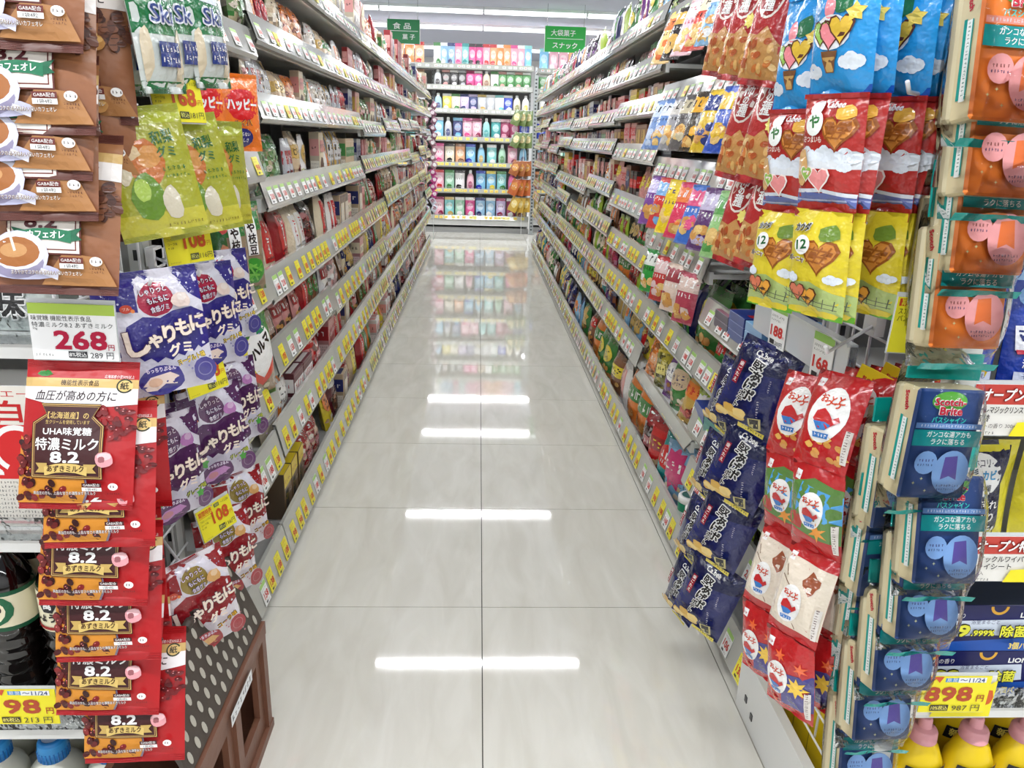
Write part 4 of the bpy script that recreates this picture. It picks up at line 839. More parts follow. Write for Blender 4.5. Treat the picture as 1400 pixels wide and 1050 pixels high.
# colourful bags on the two lowest shelves of the second right bay
low = [('clear_sweets_bag', 'orange', 'orange', 'white', 'label', 15, 19), ('clear_sweets_bag', 'olive', 'yellow', 'black', 'label', 13, 18), ('candy_bag', 'purple', 'white', 'navy', 'oval', 12, 17), ('snack_bag', 'green', 'beige', 'navy', 'oval', 13, 18), ('snack_bag', 'gold', 'orange', 'red', 'band', 14, 18), ('candy_bag', 'lime', 'white', 'green', 'burst', 11, 16)]
low2 = [('clear_sweets_bag', 'black', 'dark red', 'white', 'label', 14, 18), ('snack_bag', 'red', 'dark red', 'yellow', 'band', 14, 17), ('candy_bag', 'teal', 'red', 'white', 'oval', 14, 19), ('candy_bag', 'light blue', 'magenta', 'white', 'burst', 15, 20)]
for L_, z_, y_, nm_ in ((low, .401, 2.84, 'second'), (low2, .056, 2.84, 'lowest')):
    for i, (k, b, an, ink, mo, W, H) in enumerate(L_):
        d = mk_design(k, b, an, ink, mo, W, H, 6, 900+i+int(z_*1000)); y_ -= W/200+.005
        thing(k, 'large %s leaning on %s shelf of second right bay' % (d['desc'], nm_), d['cat'], (.625+(.05 if nm_ == 'lowest' else .035), y_, z_), (-.12 if nm_ == 'lowest' else -.22, .1*(-1)**i, -PI/2+.35), None, d['me'], 1.15 if nm_ == 'lowest' else 1); y_ -= W/200-.01
# flat stacked boxes on the nearest right shelf
def flatbox(c, c2, s):
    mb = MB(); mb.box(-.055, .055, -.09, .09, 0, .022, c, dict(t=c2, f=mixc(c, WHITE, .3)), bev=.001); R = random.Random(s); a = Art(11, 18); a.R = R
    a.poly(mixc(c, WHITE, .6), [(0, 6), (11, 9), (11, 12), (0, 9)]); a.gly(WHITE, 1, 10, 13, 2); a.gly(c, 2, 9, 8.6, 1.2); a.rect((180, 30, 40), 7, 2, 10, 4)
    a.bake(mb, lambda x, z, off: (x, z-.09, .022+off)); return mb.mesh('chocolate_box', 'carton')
fb = [('light blue', flatbox((90, 140, 190), (120, 170, 210), 1)), ('dark blue', flatbox((24, 40, 110), (34, 60, 140), 2)), ('pink and black', flatbox((40, 34, 50), (150, 90, 110), 3))]
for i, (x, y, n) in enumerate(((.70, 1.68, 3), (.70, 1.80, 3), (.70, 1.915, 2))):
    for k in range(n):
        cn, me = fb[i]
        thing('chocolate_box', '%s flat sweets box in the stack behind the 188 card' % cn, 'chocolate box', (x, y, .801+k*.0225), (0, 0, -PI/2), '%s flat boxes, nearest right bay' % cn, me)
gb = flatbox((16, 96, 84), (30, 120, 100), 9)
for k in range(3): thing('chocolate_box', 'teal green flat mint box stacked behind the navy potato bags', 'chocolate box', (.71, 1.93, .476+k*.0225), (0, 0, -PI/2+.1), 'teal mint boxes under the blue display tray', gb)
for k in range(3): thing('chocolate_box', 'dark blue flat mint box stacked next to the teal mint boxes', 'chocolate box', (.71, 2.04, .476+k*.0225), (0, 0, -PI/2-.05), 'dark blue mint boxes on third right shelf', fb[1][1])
# soft bags hanging in rows from the right shelves
def hangmesh(bg, c2, ink, s, W=8.5, H=17):
    R = random.Random(s); a = Art(W, H); a.R = R; a.rect(c2, 0, H*.62, W, H*.93); a.gly(ink, W*.1, W*.95, H*.78, W*.3); a.gly(ink, W*.1, W*.9, H*.55, W*.16)
    for i in range(6): a.blob(R.choice([(206, 150, 80), (226, 190, 120), c2]), R.uniform(.2, .8)*W, R.uniform(.1, .38)*H, W*.2, W*.15, .2, 8, keep=i % 2)
    return hero_bag('snack_bag', W/100, H/100, .035, lambda u, v: bg, a, s, seal=mixc(bg, WHITE, .3), nx=8, nz=12)
HB = [('cream and orange', (222, 190, 130), (214, 110, 60), BLACK, 905, 75), ('black and gold', (40, 34, 34), (190, 150, 70), WHITE, 925, 72), ('pink and white', (226, 190, 200), (240, 236, 236), (180, 50, 80), 945, 62), ('red and cream', (206, 74, 60), (230, 210, 180), BLACK, 962, 58), ('pale blue', (120, 170, 210), (230, 236, 240), (40, 70, 140), 980, 50), ('yellow', (226, 196, 60), (206, 60, 50), WHITE, 1000, 45)]
for i, (cn, b, c, k, u, v) in enumerate(HB):
    p = at(u, v-28, 2.62-.13*i); make(hangmesh(b, c, k, 40+i), 'hanging_snack_bag', '%s foil snack bag hanging from the highest right hooks' % cn, 'snack bag', (.60, 2.62-.13*i, 1.655), (-.42, .0, -PI/2+.5))
HB2 = [('pale blue lettered', (120, 150, 200), (190, 206, 230), BLACK), ('blue and white lettered', (100, 136, 196), (206, 214, 236), BLACK), ('silver', (150, 150, 156), (190, 186, 180), BLACK), ('grey striped', (96, 92, 92), (200, 190, 160), BLACK), ('black and yellow', (60, 50, 40), (226, 170, 30), BLACK), ('yellow and navy', (214, 180, 40), (30, 50, 120), WHITE), ('blue and yellow', (40, 80, 180), (220, 180, 50), WHITE)]
for i, (cn, b, c, k) in enumerate(HB2):
    make(hangmesh(b, c, k, 60+i), 'hanging_snack_bag', '%s snack bag hanging above the red tray, right side' % cn, 'snack bag', (.60, 2.70-.125*i, 1.40), (-.36, 0, -PI/2+.5))
HB3 = [('purple', (120, 70, 150), (200, 190, 230), WHITE), ('red, white and blue', (206, 60, 60), (120, 170, 220), WHITE), ('bright yellow', (230, 200, 30), (230, 200, 30), (40, 30, 100)), ('hot pink', (214, 50, 90), (230, 120, 60), WHITE), ('blue and pink', (60, 110, 200), (220, 80, 130), WHITE), ('dark purple', (90, 50, 110), (190, 180, 210), WHITE), ('pale green', (150, 200, 130), (90, 160, 80), WHITE)]
for i, (cn, b, c, k) in enumerate(HB3):
    make(hangmesh(b, c, k, 80+i, 9.5, 17), 'hanging_sweets_bag', '%s sweets bag hanging on hooks at middle height, right side' % cn, 'sweets bag', (.60, 2.66-.13*i, 1.155), (-.34, 0, -PI/2+.5))
HB4 = [('green and white', (40, 150, 60), (226, 232, 226), BLACK), ('red nut', (190, 50, 50), (220, 190, 190), WHITE), ('cream and maroon', (222, 200, 186), (150, 60, 70), WHITE), ('dark pink', (170, 60, 80), (214, 190, 180), WHITE)]
for i, (cn, b, c, k) in enumerate(HB4):
    make(hangmesh(b, c, k, 90+i, 9, 15), 'hanging_sweets_bag', '%s bag hanging above the lower price rail, right side' % cn, 'sweets bag', (.60, 2.66-.16*i, .905), (-.2, 0, -PI/2+.45))
m = MB(); m.box(-.25, .25, -.12, .12, 0, .03, (130, 20, 36)); m.box(-.24, .24, -.121, -.12, .004, .026, (90, 14, 26)); thing('display_tray', 'dark red display tray under the row of hanging foil bags', 'tray', (.77, 2.5, 1.166), (0, 0, -PI/2), me=m.mesh('display_tray', 'carton'))
# ------------------------------------------------------------------ end display, left: clip strips of bags
az = hero_bag('candy_bag', .15, .205, .028, lambda u, v: (172, 26, 31) if v > .05 else (156, 22, 26), art_azuki(), 11, seal=(176, 24, 30), m='matte_film', lim=1.3)
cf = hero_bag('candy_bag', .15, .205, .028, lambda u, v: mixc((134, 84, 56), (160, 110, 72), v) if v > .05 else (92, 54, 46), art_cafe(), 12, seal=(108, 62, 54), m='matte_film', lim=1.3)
nm = ['topmost and fully visible', 'second', 'third', 'fourth', 'fifth', 'lowest']
for i, (u, v) in enumerate(((115, 493), (140, 548), (138, 632), (152, 712), (157, 790), (187, 858))):
    make(az, 'candy_bag', 'red azuki milk candy bag, %s of the front hanging strip' % nm[i], 'candy bag', at(u, v, 1.035), (-.36, .02*(-1)**i, .02))
for i, (u, v, w_) in enumerate(((152, 520, 'upper'), (152, 690, 'middle'), (166, 800, 'lower'))):
    make(az, 'candy_bag', 'red azuki milk candy bag hanging behind the front strip, the %s one' % w_, 'candy bag', at(u, v, 1.13), (-.12, 0, .1))
for i, (u, v) in enumerate(((30, -172), (44, -50), (47, 14), (50, 75), (86, 182))):
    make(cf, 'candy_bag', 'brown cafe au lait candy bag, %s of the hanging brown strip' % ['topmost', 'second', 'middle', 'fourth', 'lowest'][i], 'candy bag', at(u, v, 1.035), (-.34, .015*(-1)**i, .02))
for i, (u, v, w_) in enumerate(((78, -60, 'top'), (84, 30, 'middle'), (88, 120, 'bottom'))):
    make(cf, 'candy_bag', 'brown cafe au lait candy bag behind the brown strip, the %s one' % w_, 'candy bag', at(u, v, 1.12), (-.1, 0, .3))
def strip(label, u0, v0, u1, v1, Y):
    a, b = at(u0, v0, Y), at(u1, v1, Y); m = MB(); t = thing('clip_strip', label, 'display strip', a); b = b-a; m.tube([(0, 0, 0), tuple(b)], .0022, 6, (210, 214, 216)); ob('plastic_strip', m.mesh('plastic_strip', 'rail_clear'), t)
    m = MB(); m.box(-.012, .012, -.003, .003, -.01, .01); c = m.mesh('clip', 'rail_clear')
    for k in range(5): ob('clip', c, t, tuple(b*(k+.5)/5))
strip('clear plastic clip strip holding the red azuki bags', 118, 470, 150, 1000, 1.06); strip('clear plastic clip strip holding the brown coffee bags', 60, -180, 88, 230, 1.06)
# ------------------------------------------------------------------ wire side panels with hooks
def grid_panel(label, X, y0, y1, z0, z1, hooks, sgn, step=.075):
    t = thing('wire_grid_panel', label, 'wire panel', (X, y0, 0)); n = int((z1-z0)/step); m = MB(); m.tube([(0, 0, 0), (0, y1-y0, 0)], .0025, 6); hm = m.mesh('horizontal_wire', 'white_plastic')
    m = MB(); m.tube([(0, 0, z0), (0, 0, z1)], .0025, 6); vm = m.mesh('vertical_wire', 'white_plastic')
    for k in range(n+1): ob('horizontal_wire', hm, t, (0, 0, z0+k*(z1-z0)/n))
    k = 0
    while k*step <= y1-y0+.001: ob('vertical_wire', vm, t, (sgn*.004, k*step, 0)); k += 1
    for p, q in hooks:                                   # hook: from the panel to the tip
        m = MB(); q = Vector(q); p = Vector(p); d = (p-q).normalized(); o = Vector((X, y0, 0)); s = q-d*.0; m.tube([p-o, q-o, q-o+Vector((0, 0, .012))+(q-p).normalized()*.012], .0028, 7, (225, 226, 228)); m.box(*(a for a in ((p-o).x-.008, (p-o).x+.008, (p-o).y-.02, (p-o).y+.02, (p-o).z-.015, (p-o).z+.02)), (215, 218, 220))
        ob('display_hook', m.mesh('display_hook', 'white_plastic'), t)
gum = {'blue': hero_bag('gummy_pouch', .125, .185, .022, lambda u, v: (222, 220, 232), art_gummy((50, 44, 128), (176, 36, 70), 'ヨーグルト味', (240, 210, 90), (140, 140, 200)), 21, seal=(50, 44, 128), seals=(0, 1)),
       'purple': hero_bag('gummy_pouch', .125, .185, .022, lambda u, v: (216, 212, 226), art_gummy((78, 36, 84), (110, 80, 110), 'グレープ味', (190, 200, 80), (180, 120, 180), True, (176, 120, 176)), 22, seal=(78, 36, 84), seals=(0, 1)),
       'red': hero_bag('gummy_pouch', .125, .185, .022, lambda u, v: (230, 226, 232), art_gummy((146, 28, 36), (150, 130, 60), 'コーラ味', (220, 170, 40), (210, 110, 110), False, (206, 158, 96)), 23, seal=(140, 26, 34), seals=(0, 1))}
hooksL = []
def hung(parts, name, label, cat, u, v, Y, yaw, tilt=.1, roll=0, group=None, scale=None, hook=True, sgn=-1, X=None):
    p = at(u, v, Y); o = make(parts, name, label, cat, p, (-tilt, roll, yaw), group, scale)
    if hook: hooksL.append(((-.645, min(1.49, p.y+.12), p.z-.01), (p.x, p.y-.01, p.z-.022)))
    return o
Y45 = .80
hung(gum['blue'], 'gummy_pouch', 'blue yogurt gummy pouch, the large front one on its hook', 'gummy pouch', 205, 368, 1.13, .62, .12, -.06)
hung(gum['blue'], 'gummy_pouch', 'blue yogurt gummy pouch directly behind the large front one', 'gummy pouch', 180, 372, 1.19, .62, .02, hook=False)
hung(gum['blue'], 'gummy_pouch', 'blue yogurt gummy pouch on the middle hook', 'gummy pouch', 272, 360, 1.36, .9)
hung(gum['blue'], 'gummy_pouch', 'blue yogurt gummy pouch on the farthest hook', 'gummy pouch', 298, 342, 1.56, .9)
hung(gum['purple'], 'gummy_pouch', 'purple grape gummy pouch hanging lowest, next to the red bags', 'gummy pouch', 222, 568, 1.2, .95, .02)
hung(gum['purple'], 'gummy_pouch', 'purple grape gummy pouch under the yellow 108 card, in front', 'gummy pouch', 283, 528, 1.36, .8, .05, -.05)
hung(gum['purple'], 'gummy_pouch', 'purple grape gummy pouch tucked behind the one under the card', 'gummy pouch', 258, 545, 1.38, .8, .02, hook=False)
hung(gum['purple'], 'gummy_pouch', 'purple grape gummy pouch on the farthest hook', 'gummy pouch', 312, 492, 1.6, .9)
hung(gum['red'], 'gummy_pouch', 'red cola gummy pouch, the large one over the brown crate', 'gummy pouch', 256, 762, 1.22, .8, .1, -.12)
hung(gum['red'], 'gummy_pouch', 'red cola gummy pouch on the middle hook', 'gummy pouch', 300, 700, 1.4, .9)
hung(gum['red'], 'gummy_pouch', 'red cola gummy pouch on the farthest hook by the shelf', 'gummy pouch', 322, 645, 1.58, .9)
pear = hero_bag('gummy_pouch', .12, .18, .022, lambda u, v: (158, 160, 50) if v > .2 else (186, 180, 62), art_pear(), 24, seal=(170, 176, 60))
hung(pear, 'gummy_pouch', 'yellow-green pear gummy pouch, left one of the front pair', 'gummy pouch', 180, 146, 1.14, .6, .12, -.14)
hung(pear, 'gummy_pouch', 'yellow-green pear gummy pouch behind the left front one', 'gummy pouch', 162, 150, 1.21, .6, .04, -.14, hook=False)
hung(pear, 'gummy_pouch', 'yellow-green pear gummy pouch, right one of the front pair', 'gummy pouch', 240, 158, 1.25, .7, .14, -.14)
hung(pear, 'gummy_pouch', 'yellow-green pear gummy pouch on the far hook, mostly edge-on', 'gummy pouch', 292, 165, 1.42, 1.0, .06)
sk = hero_bag('candy_bag', .11, .16, .03, lambda u, v: (206, 214, 210), art_skin(), 25, seal=(24, 104, 58))
for i, (u, v, Y, l) in enumerate(((158, -36, 1.2, 'leftmost'), (192, -46, 1.16, 'second from left'), (226, -40, 1.24, 'second from right'), (266, -34, 1.3, 'rightmost'))):
    hung(sk, 'candy_bag', 'green and white milk candy bag, %s of the top row' % l, 'candy bag', u, v, Y, 1.4, .08, -.05)
hooksL = hooksL[:12]
grid_panel('white wire panel on the left end display carrying the gummy hooks', -.652, 1.14, 1.5, .25, 1.75, hooksL, -1)
def pcard(art, W, H, label, u, v, Y, yaw, roll=0, tilt=0, bg=(235, 235, 232)):
    me = flat_mb(art, W/100, H/100, bg=bg).mesh('price_card', 'paper'); t = thing('price_card', label, 'price card', at(u, v, Y), (tilt, roll, yaw)); ob('printed_card', me, t, (0, 0, -H/200))
    m = MB(); w = W/200; m.box(-w-.001, w+.001, .001, .0022, -H/200-.002, H/200+.006); ob('card_holder', m.mesh('card_holder', 'rail_clear'), t); return t
yl = (226, 216, 60)
pcard(card_yellow('168', '181', '期間特売'), 9.4, 6.2, 'yellow 168 yen card between the milk candy and the pear gummies', 243, 137, 1.22, 1.1, 0, -.15, yl)
pcard(card_yellow('108', '116', '期間特売'), 9.4, 6.2, 'yellow 108 yen card hanging under the pear gummies', 258, 333, 1.26, 1.1, 0, -.12, yl)
pcard(card_yellow('108', '116', '期間特売'), 9.4, 6.2, 'yellow 108 yen card between the blue and the purple gummies', 281, 513, 1.3, 1.15, 0, -.2, yl)
pcard(card_yellow('108', '116', '期間特売'), 9.4, 6.2, 'yellow 108 yen card above the red cola gummies', 296, 708, 1.36, 1.2, 0, -.25, yl)
pcard(card_white('268', '289', '味覚糖 機能性表示食品', '特濃ミルク8.2 あずきミルク'), 11, 7.8, 'white 268 yen card with green top above the red azuki bags', 101, 454, 1.02, .06, .03)
# ------------------------------------------------------------------ left end display shelves and goods
def zat(u, v, Y): return at(u, v, Y).z
def endcap(label, x0, x1, Y, zs, depth=.36, lip=.03, top=1.95, side=None):
    t = thing('end_display', label, 'shelving', ((x0+x1)/2, Y, 0)); w = (x1-x0)/2
    m = MB(); m.box(-w, w, depth, depth+.012, 0, top); ob('back_panel', m.mesh('back_panel', 'shelf_grey'), t)
    m = MB(); m.box(-w, w, .02, depth, 0, zs[0]-.015); ob('plinth', m.mesh('plinth', 'shelf_paint'), t)
    for z in zs:
        m = MB(); m.box(-w, w, 0, depth, -.014, 0); m.box(-w, w, -.012, 0, -.03, .004); b = ob('shelf_board', m.mesh('shelf_board', 'shelf_paint'), t, (0, 0, z))
        m = MB(); m.box(-w, w, -.016, -.013, -.006, .034); ob('price_rail', m.mesh('price_rail', 'clear_acrylic'), b)
    for sx in (-1, 1):
        m = MB(); m.box(-.014, .014, 0, .03, 0, top, (200, 202, 200)); z = .12
        while z < top-.05: m.box(-.005, .005, -.001, .0, z, z+.02, (50, 50, 52)); z += .05
        ob('upright', m.mesh('upright', 'plastic'), t, (sx*(w-.014), depth-.03, 0))
    return t
YC = 1.14
zA, zB, zC = zat(60, 462, YC), zat(60, 728, YC), zat(60, 985, YC)
endcap('white end display shelving behind the hanging red and brown bags', -1.5, -.66, YC, [.02, zC, zB, zA, zA+.33, zA+.62])
# dark pouches on the shelf behind the brown strip
def dpouch(bg, top, txt, s):
    a = Art(13, 19); a.rect(top, 0, 13.5, 13, 19); a.blob((190, 30, 40), 6.5, 15.8, 4, 1.8, .04); a.gly((230, 210, 90), 3.5, 9.5, 15.8, 1.8); a.text((36, 34, 34), txt[0], 6.5, 9.6, 5.2, bold=.06, out=WHITE, ow=.04); a.text((36, 34, 34), txt[1], 6.5, 4.4, 5.2, bold=.06, out=WHITE, ow=.04)
    return hero_bag('seasoning_pouch', .13, .19, .05, lambda u, v: bg, a, s, 'pouch', top=False)
dp = dpouch((196, 204, 200), (170, 160, 50), '煎味', 31)
for i in range(5):
    make(dp, 'seasoning_pouch', 'grey seasoning pouch with black brush lettering, %s from the aisle behind the brown bags' % ['nearest', 'second', 'third', 'fourth', 'farthest'][i], 'pouch', (-.74-.135*i, YC+.05, zA+.001), (-.05, 0, 0))
    if i < 4: make(dp, 'seasoning_pouch', 'grey seasoning pouch on the upper left end shelf, %s from the aisle' % ['nearest', 'second', 'third', 'farthest'][i], 'pouch', (-.76-.14*i, YC+.06, zA+.331), (-.05, 0, 0))
def omega():
    m = MB(); r = (206, 30, 34); m.box(-.11, .11, -.045, .045, 0, .245, WHITE, bev=.002); a = Art(22, 24.5); a.rect((226, 222, 212), 0, 0, 22, 24.5); a.text((196, 30, 34), 'ホールエース', 11, 23.2, 1.4, w=14); a.text((190, 30, 34), '上白糖', 12, 20.2, 3.8, w=16, bold=.06)
    a.rect(r, 0, 8.6, 22, 18); a.ring(WHITE, 12.5, 13.8, 4.2, .9, 24, -1.0, PI+1.0); a.line(WHITE, 9.2, 10.3, 8.6, 9.6, .8); a.line(WHITE, 15.8, 10.3, 16.4, 9.6, .8); a.line(WHITE, 7.2, 9.6, 9.6, 9.6, .6); a.line(WHITE, 15.4, 9.6, 17.8, 9.6, .6)
    for k in range(9): a.gly((70, 70, 70), .6, 21, 8-.75*k, .5)
    a.rect((200, 150, 150), 0, .6, 22, 1.1); a.bake(m, lambda x, z, off: (x, -.045-off, z)); return m.mesh('sugar_bag', 'carton')
om = omega()
for i in range(3): thing('sugar_pack', 'white and red sugar pack with white ring mark, %s on its shelf' % ['behind the azuki bags', 'second from the aisle', 'farthest from the aisle'][i], 'sugar pack', (-.775-.225*i, YC+.065, zB+.001), me=om)
# soy sauce bottles
def soy(gr):
    p = [(.03, 0), (.043, .004), (.044, .02)]; z = .02
    for k in range(6): p += [(.044, z+.004), (.041, z+.012), (.0415, z+.016), (.044, z+.022)]; z += .024
    p += [(.044, z+.01), (.0445, z+.09), (.041, z+.105), (.03, z+.13), (.017, z+.145), (.015, z+.155)]
    m = MB(); m.lathe([(r, q, (14, 9, 8)) for r, q in p], 24); zl = z+.015
    b = m.mesh('bottle_body', 'soy_glass'); m = MB(); c = (226, 220, 190)
    g = (24, 84, 56) if gr else (226, 220, 190); m.lathe([(.0448, zl-.002, g), (.045, zl+.006, c), (.045, zl+.066, g), (.0448, zl+.074, g)], 24, cap=False)
    a = Art(9, 7)
    if gr: a.ell((30, 100, 66), 4.5, 3.8, 4.2, 3.2); a.ell((232, 226, 196), 4.2, 3.6, 3.2, 2.6); a.text((40, 30, 30), 'しょうゆ', 4.3, 3.9, 1.9, w=5, bold=.04); a.text((190, 30, 40), '丸大豆', 4.3, 2.2, 1.2, w=3)
    else: a.poly((30, 30, 34), [(4.5+1.7*math.cos(PI/3*k), 4.9+1.7*math.sin(PI/3*k)) for k in range(6)]); a.text(WHITE, '萬', 4.5, 4.9, 1.8, bold=.05); a.text((40, 30, 30), 'しょうゆ', 4.5, 2.4, 1.9, w=6, bold=.05); a.rect((150, 30, 30), 0, 0, 9, .6)
    a.bake(m, lambda x, y, off: ((.0452+off)*math.sin(x/.045), -(.0452+off)*math.cos(x/.045), zl+.002+y), lim=1.2)
    l = m.mesh('paper_label', 'paper'); m = MB(); m.lathe([(.0165, z+.15, (150, 26, 30)), (.017, z+.18, (150, 26, 30)), (.014, z+.184, (130, 20, 24))], 20); return [('bottle_body', b), ('paper_label', l), ('screw_cap', m.mesh('screw_cap', 'plastic'))]
so = [soy(True), soy(False)]
for i in range(6): make(so[i % 2 == 0], 'soy_sauce_bottle', 'dark soy sauce bottle with %s label, %s' % ('cream' if i % 2 == 0 else 'green and cream', ('beside the red bags', 'at the left picture edge', 'third from the aisle', 'fourth from the aisle', 'fifth from the aisle', 'farthest from the aisle')[i]), 'bottle', (-.745-.1*i, YC+.055, zC+.001), (0, 0, -.25))
for i in range(6): make(so[i % 2], 'soy_sauce_bottle', 'dark soy sauce bottle standing in the back row of the left end display', 'bottle', (-.755-.1*i, YC+.165, zC+.001), (0, 0, 0), 'back row of soy sauce bottles')
# jugs with blue caps
m = MB(); m.lathe([(.045, 0, (206, 206, 190)), (.05, .01, (206, 206, 190)), (.05, .05, (210, 210, 196)), (.046, .066, (210, 210, 196)), (.03, .086, (210, 210, 196)), (.022, .094, (210, 210, 196)), (.022, .1, (210, 210, 196))], 26); jb = m.mesh('bottle_body', 'plastic')
m = MB(); m.lathe([(.026, .09, (40, 130, 200)), (.027, .108, (60, 150, 216)), (.025, .126, (40, 130, 200)), (.022, .132, (30, 110, 180)), (.017, .134, (150, 170, 200)), (.016, .1325, (160, 176, 206))], 24); 
for k in range(24): m.box(.0262*math.cos(k*PI/12)-.0012, .0262*math.cos(k*PI/12)+.0012, .0262*math.sin(k*PI/12)-.0012, .0262*math.sin(k*PI/12)+.0012, .092, .112, (30, 110, 186))
jc = m.mesh('screw_cap', 'plastic'); z0 = .021
for i in range(5): make([('bottle_body', jb), ('screw_cap', jc)], 'detergent_bottle', 'cream bottle with blue ribbed cap, %s in the bottom front row' % ['nearest the crate', 'second from the crate', 'third from the crate', 'fourth from the crate', 'last'][i], 'bottle', (-.715-.108*i, YC+.06, z0), (0, 0, 0))
for i in range(5): make([('bottle_body', jb), ('screw_cap', jc)], 'detergent_bottle', 'cream bottle with blue cap in the bottom back row', 'bottle', (-.76-.108*i, YC+.175, z0), (0, 0, 0), 'back row of blue-capped bottles')
pcard(card_big('198', '213', '8%'), 11.5, 7.2, 'yellow 198 yen card under the soy sauce bottles', 32, 966, YC-.03, 0, 0, 0, (238, 226, 46))
# ------------------------------------------------------------------ folding crate beside the left end display
A0, B0, C0, D0 = atx(322, 782, -.545), atx(347, 905, -.50), atx(262, 1078, -.50), atx(232, 948, -.545)
def crate():
    yf, yn = 1.40, .98; x1 = -.475; x0 = -.62; zt = .27
    t = thing('folding_crate', 'brown folding plastic crate with dotted grey lid standing beside the red cola gummies', 'crate', ((x0+x1)/2, (yf+yn)/2, 0)); o = Vector(((x0+x1)/2, (yf+yn)/2, 0))
    def Lc(p): return tuple(Vector(p)-o)
    # side wall facing the aisle, with two hand slots
    ys = [yn, yn+.06, yn+.17, yn+.25, yn+.36, yf]; m = MB(); th = .012
    for i in range(5):
        for j, (za, zb) in enumerate(((0, .07), (.07, .2), (.2, zt))):
            if j == 1 and i in (1, 3): continue
            m.box(x1-th-o.x, x1-o.x, ys[i]-o.y, ys[i+1]-o.y, za, zb)
    m.box(x1-o.x, x1+.01-o.x, yn-o.y, yf-o.y, 0, .02); m.box(x1-o.x, x1+.008-o.x, yn-o.y, yf-o.y, zt-.03, zt)
    for y in (yn, yf-.03, (yn+yf)/2-.012): m.box(x1-o.x, x1+.008-o.x, y-o.y, y+.025-o.y, .02, zt-.03)
    ob('side_wall', m.mesh('side_wall', 'crate_brown'), t)
    m = MB(); m.box(x0-o.x, x1-.012-o.x, yf-.012-o.y, yf-o.y, 0, zt); m.box(x0-o.x, x1-.012-o.x, yn-o.y, yn+.012-o.y, 0, zt); m.box(x0-o.x, x0+.012-o.x, yn+.012-o.y, yf-.012-o.y, 0, zt); m.box(x0+.012-o.x, x1-.012-o.x, yn+.012-o.y, yf-.012-o.y, 0, .01)
    ob('crate_tub', m.mesh('crate_tub', 'crate_brown'), t)
    # dotted lid panel leaning inwards
    P0 = Vector((x1+.002, yn, zt+.005)); U = Vector((0, yf-yn, 0)); V = Vector((-.055, 0, .15)); N = U.cross(V).normalized(); N = N if N.x > 0 else -N
    m = MB()
    def q(u, v, k=0): p = P0+U*u+V*v+N*k-o; return tuple(p)
    for k0, k1 in ((0, -.008),): 
        pts = [q(0, 0), q(1, 0), q(1, 1), q(0, 1)]; pb = [q(0, 0, -.008), q(1, 0, -.008), q(1, 1, -.008), q(0, 1, -.008)]
        m.face(pts, (90, 84, 76)); m.face(pb[::-1], (90, 84, 76))
        for i in range(4): m.face([pts[i], pb[i], pb[(i+1) % 4], pts[(i+1) % 4]], (90, 84, 76))
    ob('lid_panel', m.mesh('lid_panel', 'crate_dark'), t)
    m = MB(); R = random.Random(1)
    for i in range(12):
        for j in range(5):
            cu, cv = .05+(i+.5*(j % 2))*.08, .12+j*.19
            if cu > .97: continue
            n = 12; m.face([q(cu+.016*math.cos(2*PI*k/n), cv+.07*math.sin(2*PI*k/n), .0008) for k in range(n)], (176, 172, 160))
    ob('oval_vents', m.mesh('oval_vents', 'paper'), t, kind='stuff')
    m = MB()
    for i in range(10):
        u = .04+i*.1; c = P0+U*u+V*1.02-o; m.tube([tuple(c-U*.03), tuple(c+U*.03)], .0085, 8, (52, 48, 46))
        m.tube([tuple(c+U*.035), tuple(c+U*.05)], .005, 6, (52, 48, 46))
    ob('hinge_rib', m.mesh('hinge_rib', 'crate_dark'), t)
    m = MB(); a = Art(13, 2.6); a.rect((224, 226, 228), 0, 0, 13, 2.6); a.gly((30, 30, 36), .6, 12.6, 1.3, 1.5)
    a.bake(m, lambda x, z, off: (x1+.0125+off-o.x, (yn+.23)-o.y+x, .222+z), lim=9); ob('name_sticker', m.mesh('name_sticker', 'paper'), t)
crate()
# ------------------------------------------------------------------ right end display
YD = 1.06
rA, rB, rC = zat(1385, 560, YD), zat(1385, 765, YD), zat(1385, 955, YD)
endcap('white end display shelving behind the hanging sponge packs on the right', .66, 1.5, YD, [.05, rC, rB, rA, rA+.27, rA+.54])
to = hero_bag('refill_pouch', .13, .21, .05, lambda u, v: (28, 60, 158) if v < .92 else (150, 190, 230), art_toilet(), 41, 'pouch', top=False)
for i in range(5): make(to, 'refill_pouch', 'blue toilet cleaner refill pouch, %s along the shelf' % ['mostly behind the sponges', 'behind the 298 card', 'third', 'fourth', 'fifth'][i], 'pouch', (.72+.135*i, YD+.05, rA+.001), (-.04, 0, 0))
for i in range(5): make(to, 'refill_pouch', 'blue toilet cleaner refill pouch on the shelf above the 298 card', 'pouch', (.73+.14*i, YD+.06, rA+.271), (-.04, 0, 0), 'upper row of blue refill pouches')
wp = hero_bag('wiper_sheet_pack', .20, .18, .07, lambda u, v: (226, 214, 60), art_wiper(), 42, top=False)
for i in range(3): make(wp, 'wiper_sheet_pack', 'yellow dry sheet pack with navy hourglass panel, %s' % ['mostly behind the blue sponges', 'in front of the right picture edge', 'beyond the first two'][i], 'sheet pack', (.78+.21*i, YD+.07, rB+.001), (-.05, 0, 0))
m = MB(); m.box(-.12, .12, -.05, .05, 0, .09, (16, 20, 84), dict(t=(40, 50, 70)), bev=.002); art_bleach().bake(m, lambda x, z, off: (x, -.05-off, z)); bl = m.mesh('cleaner_box', 'carton')
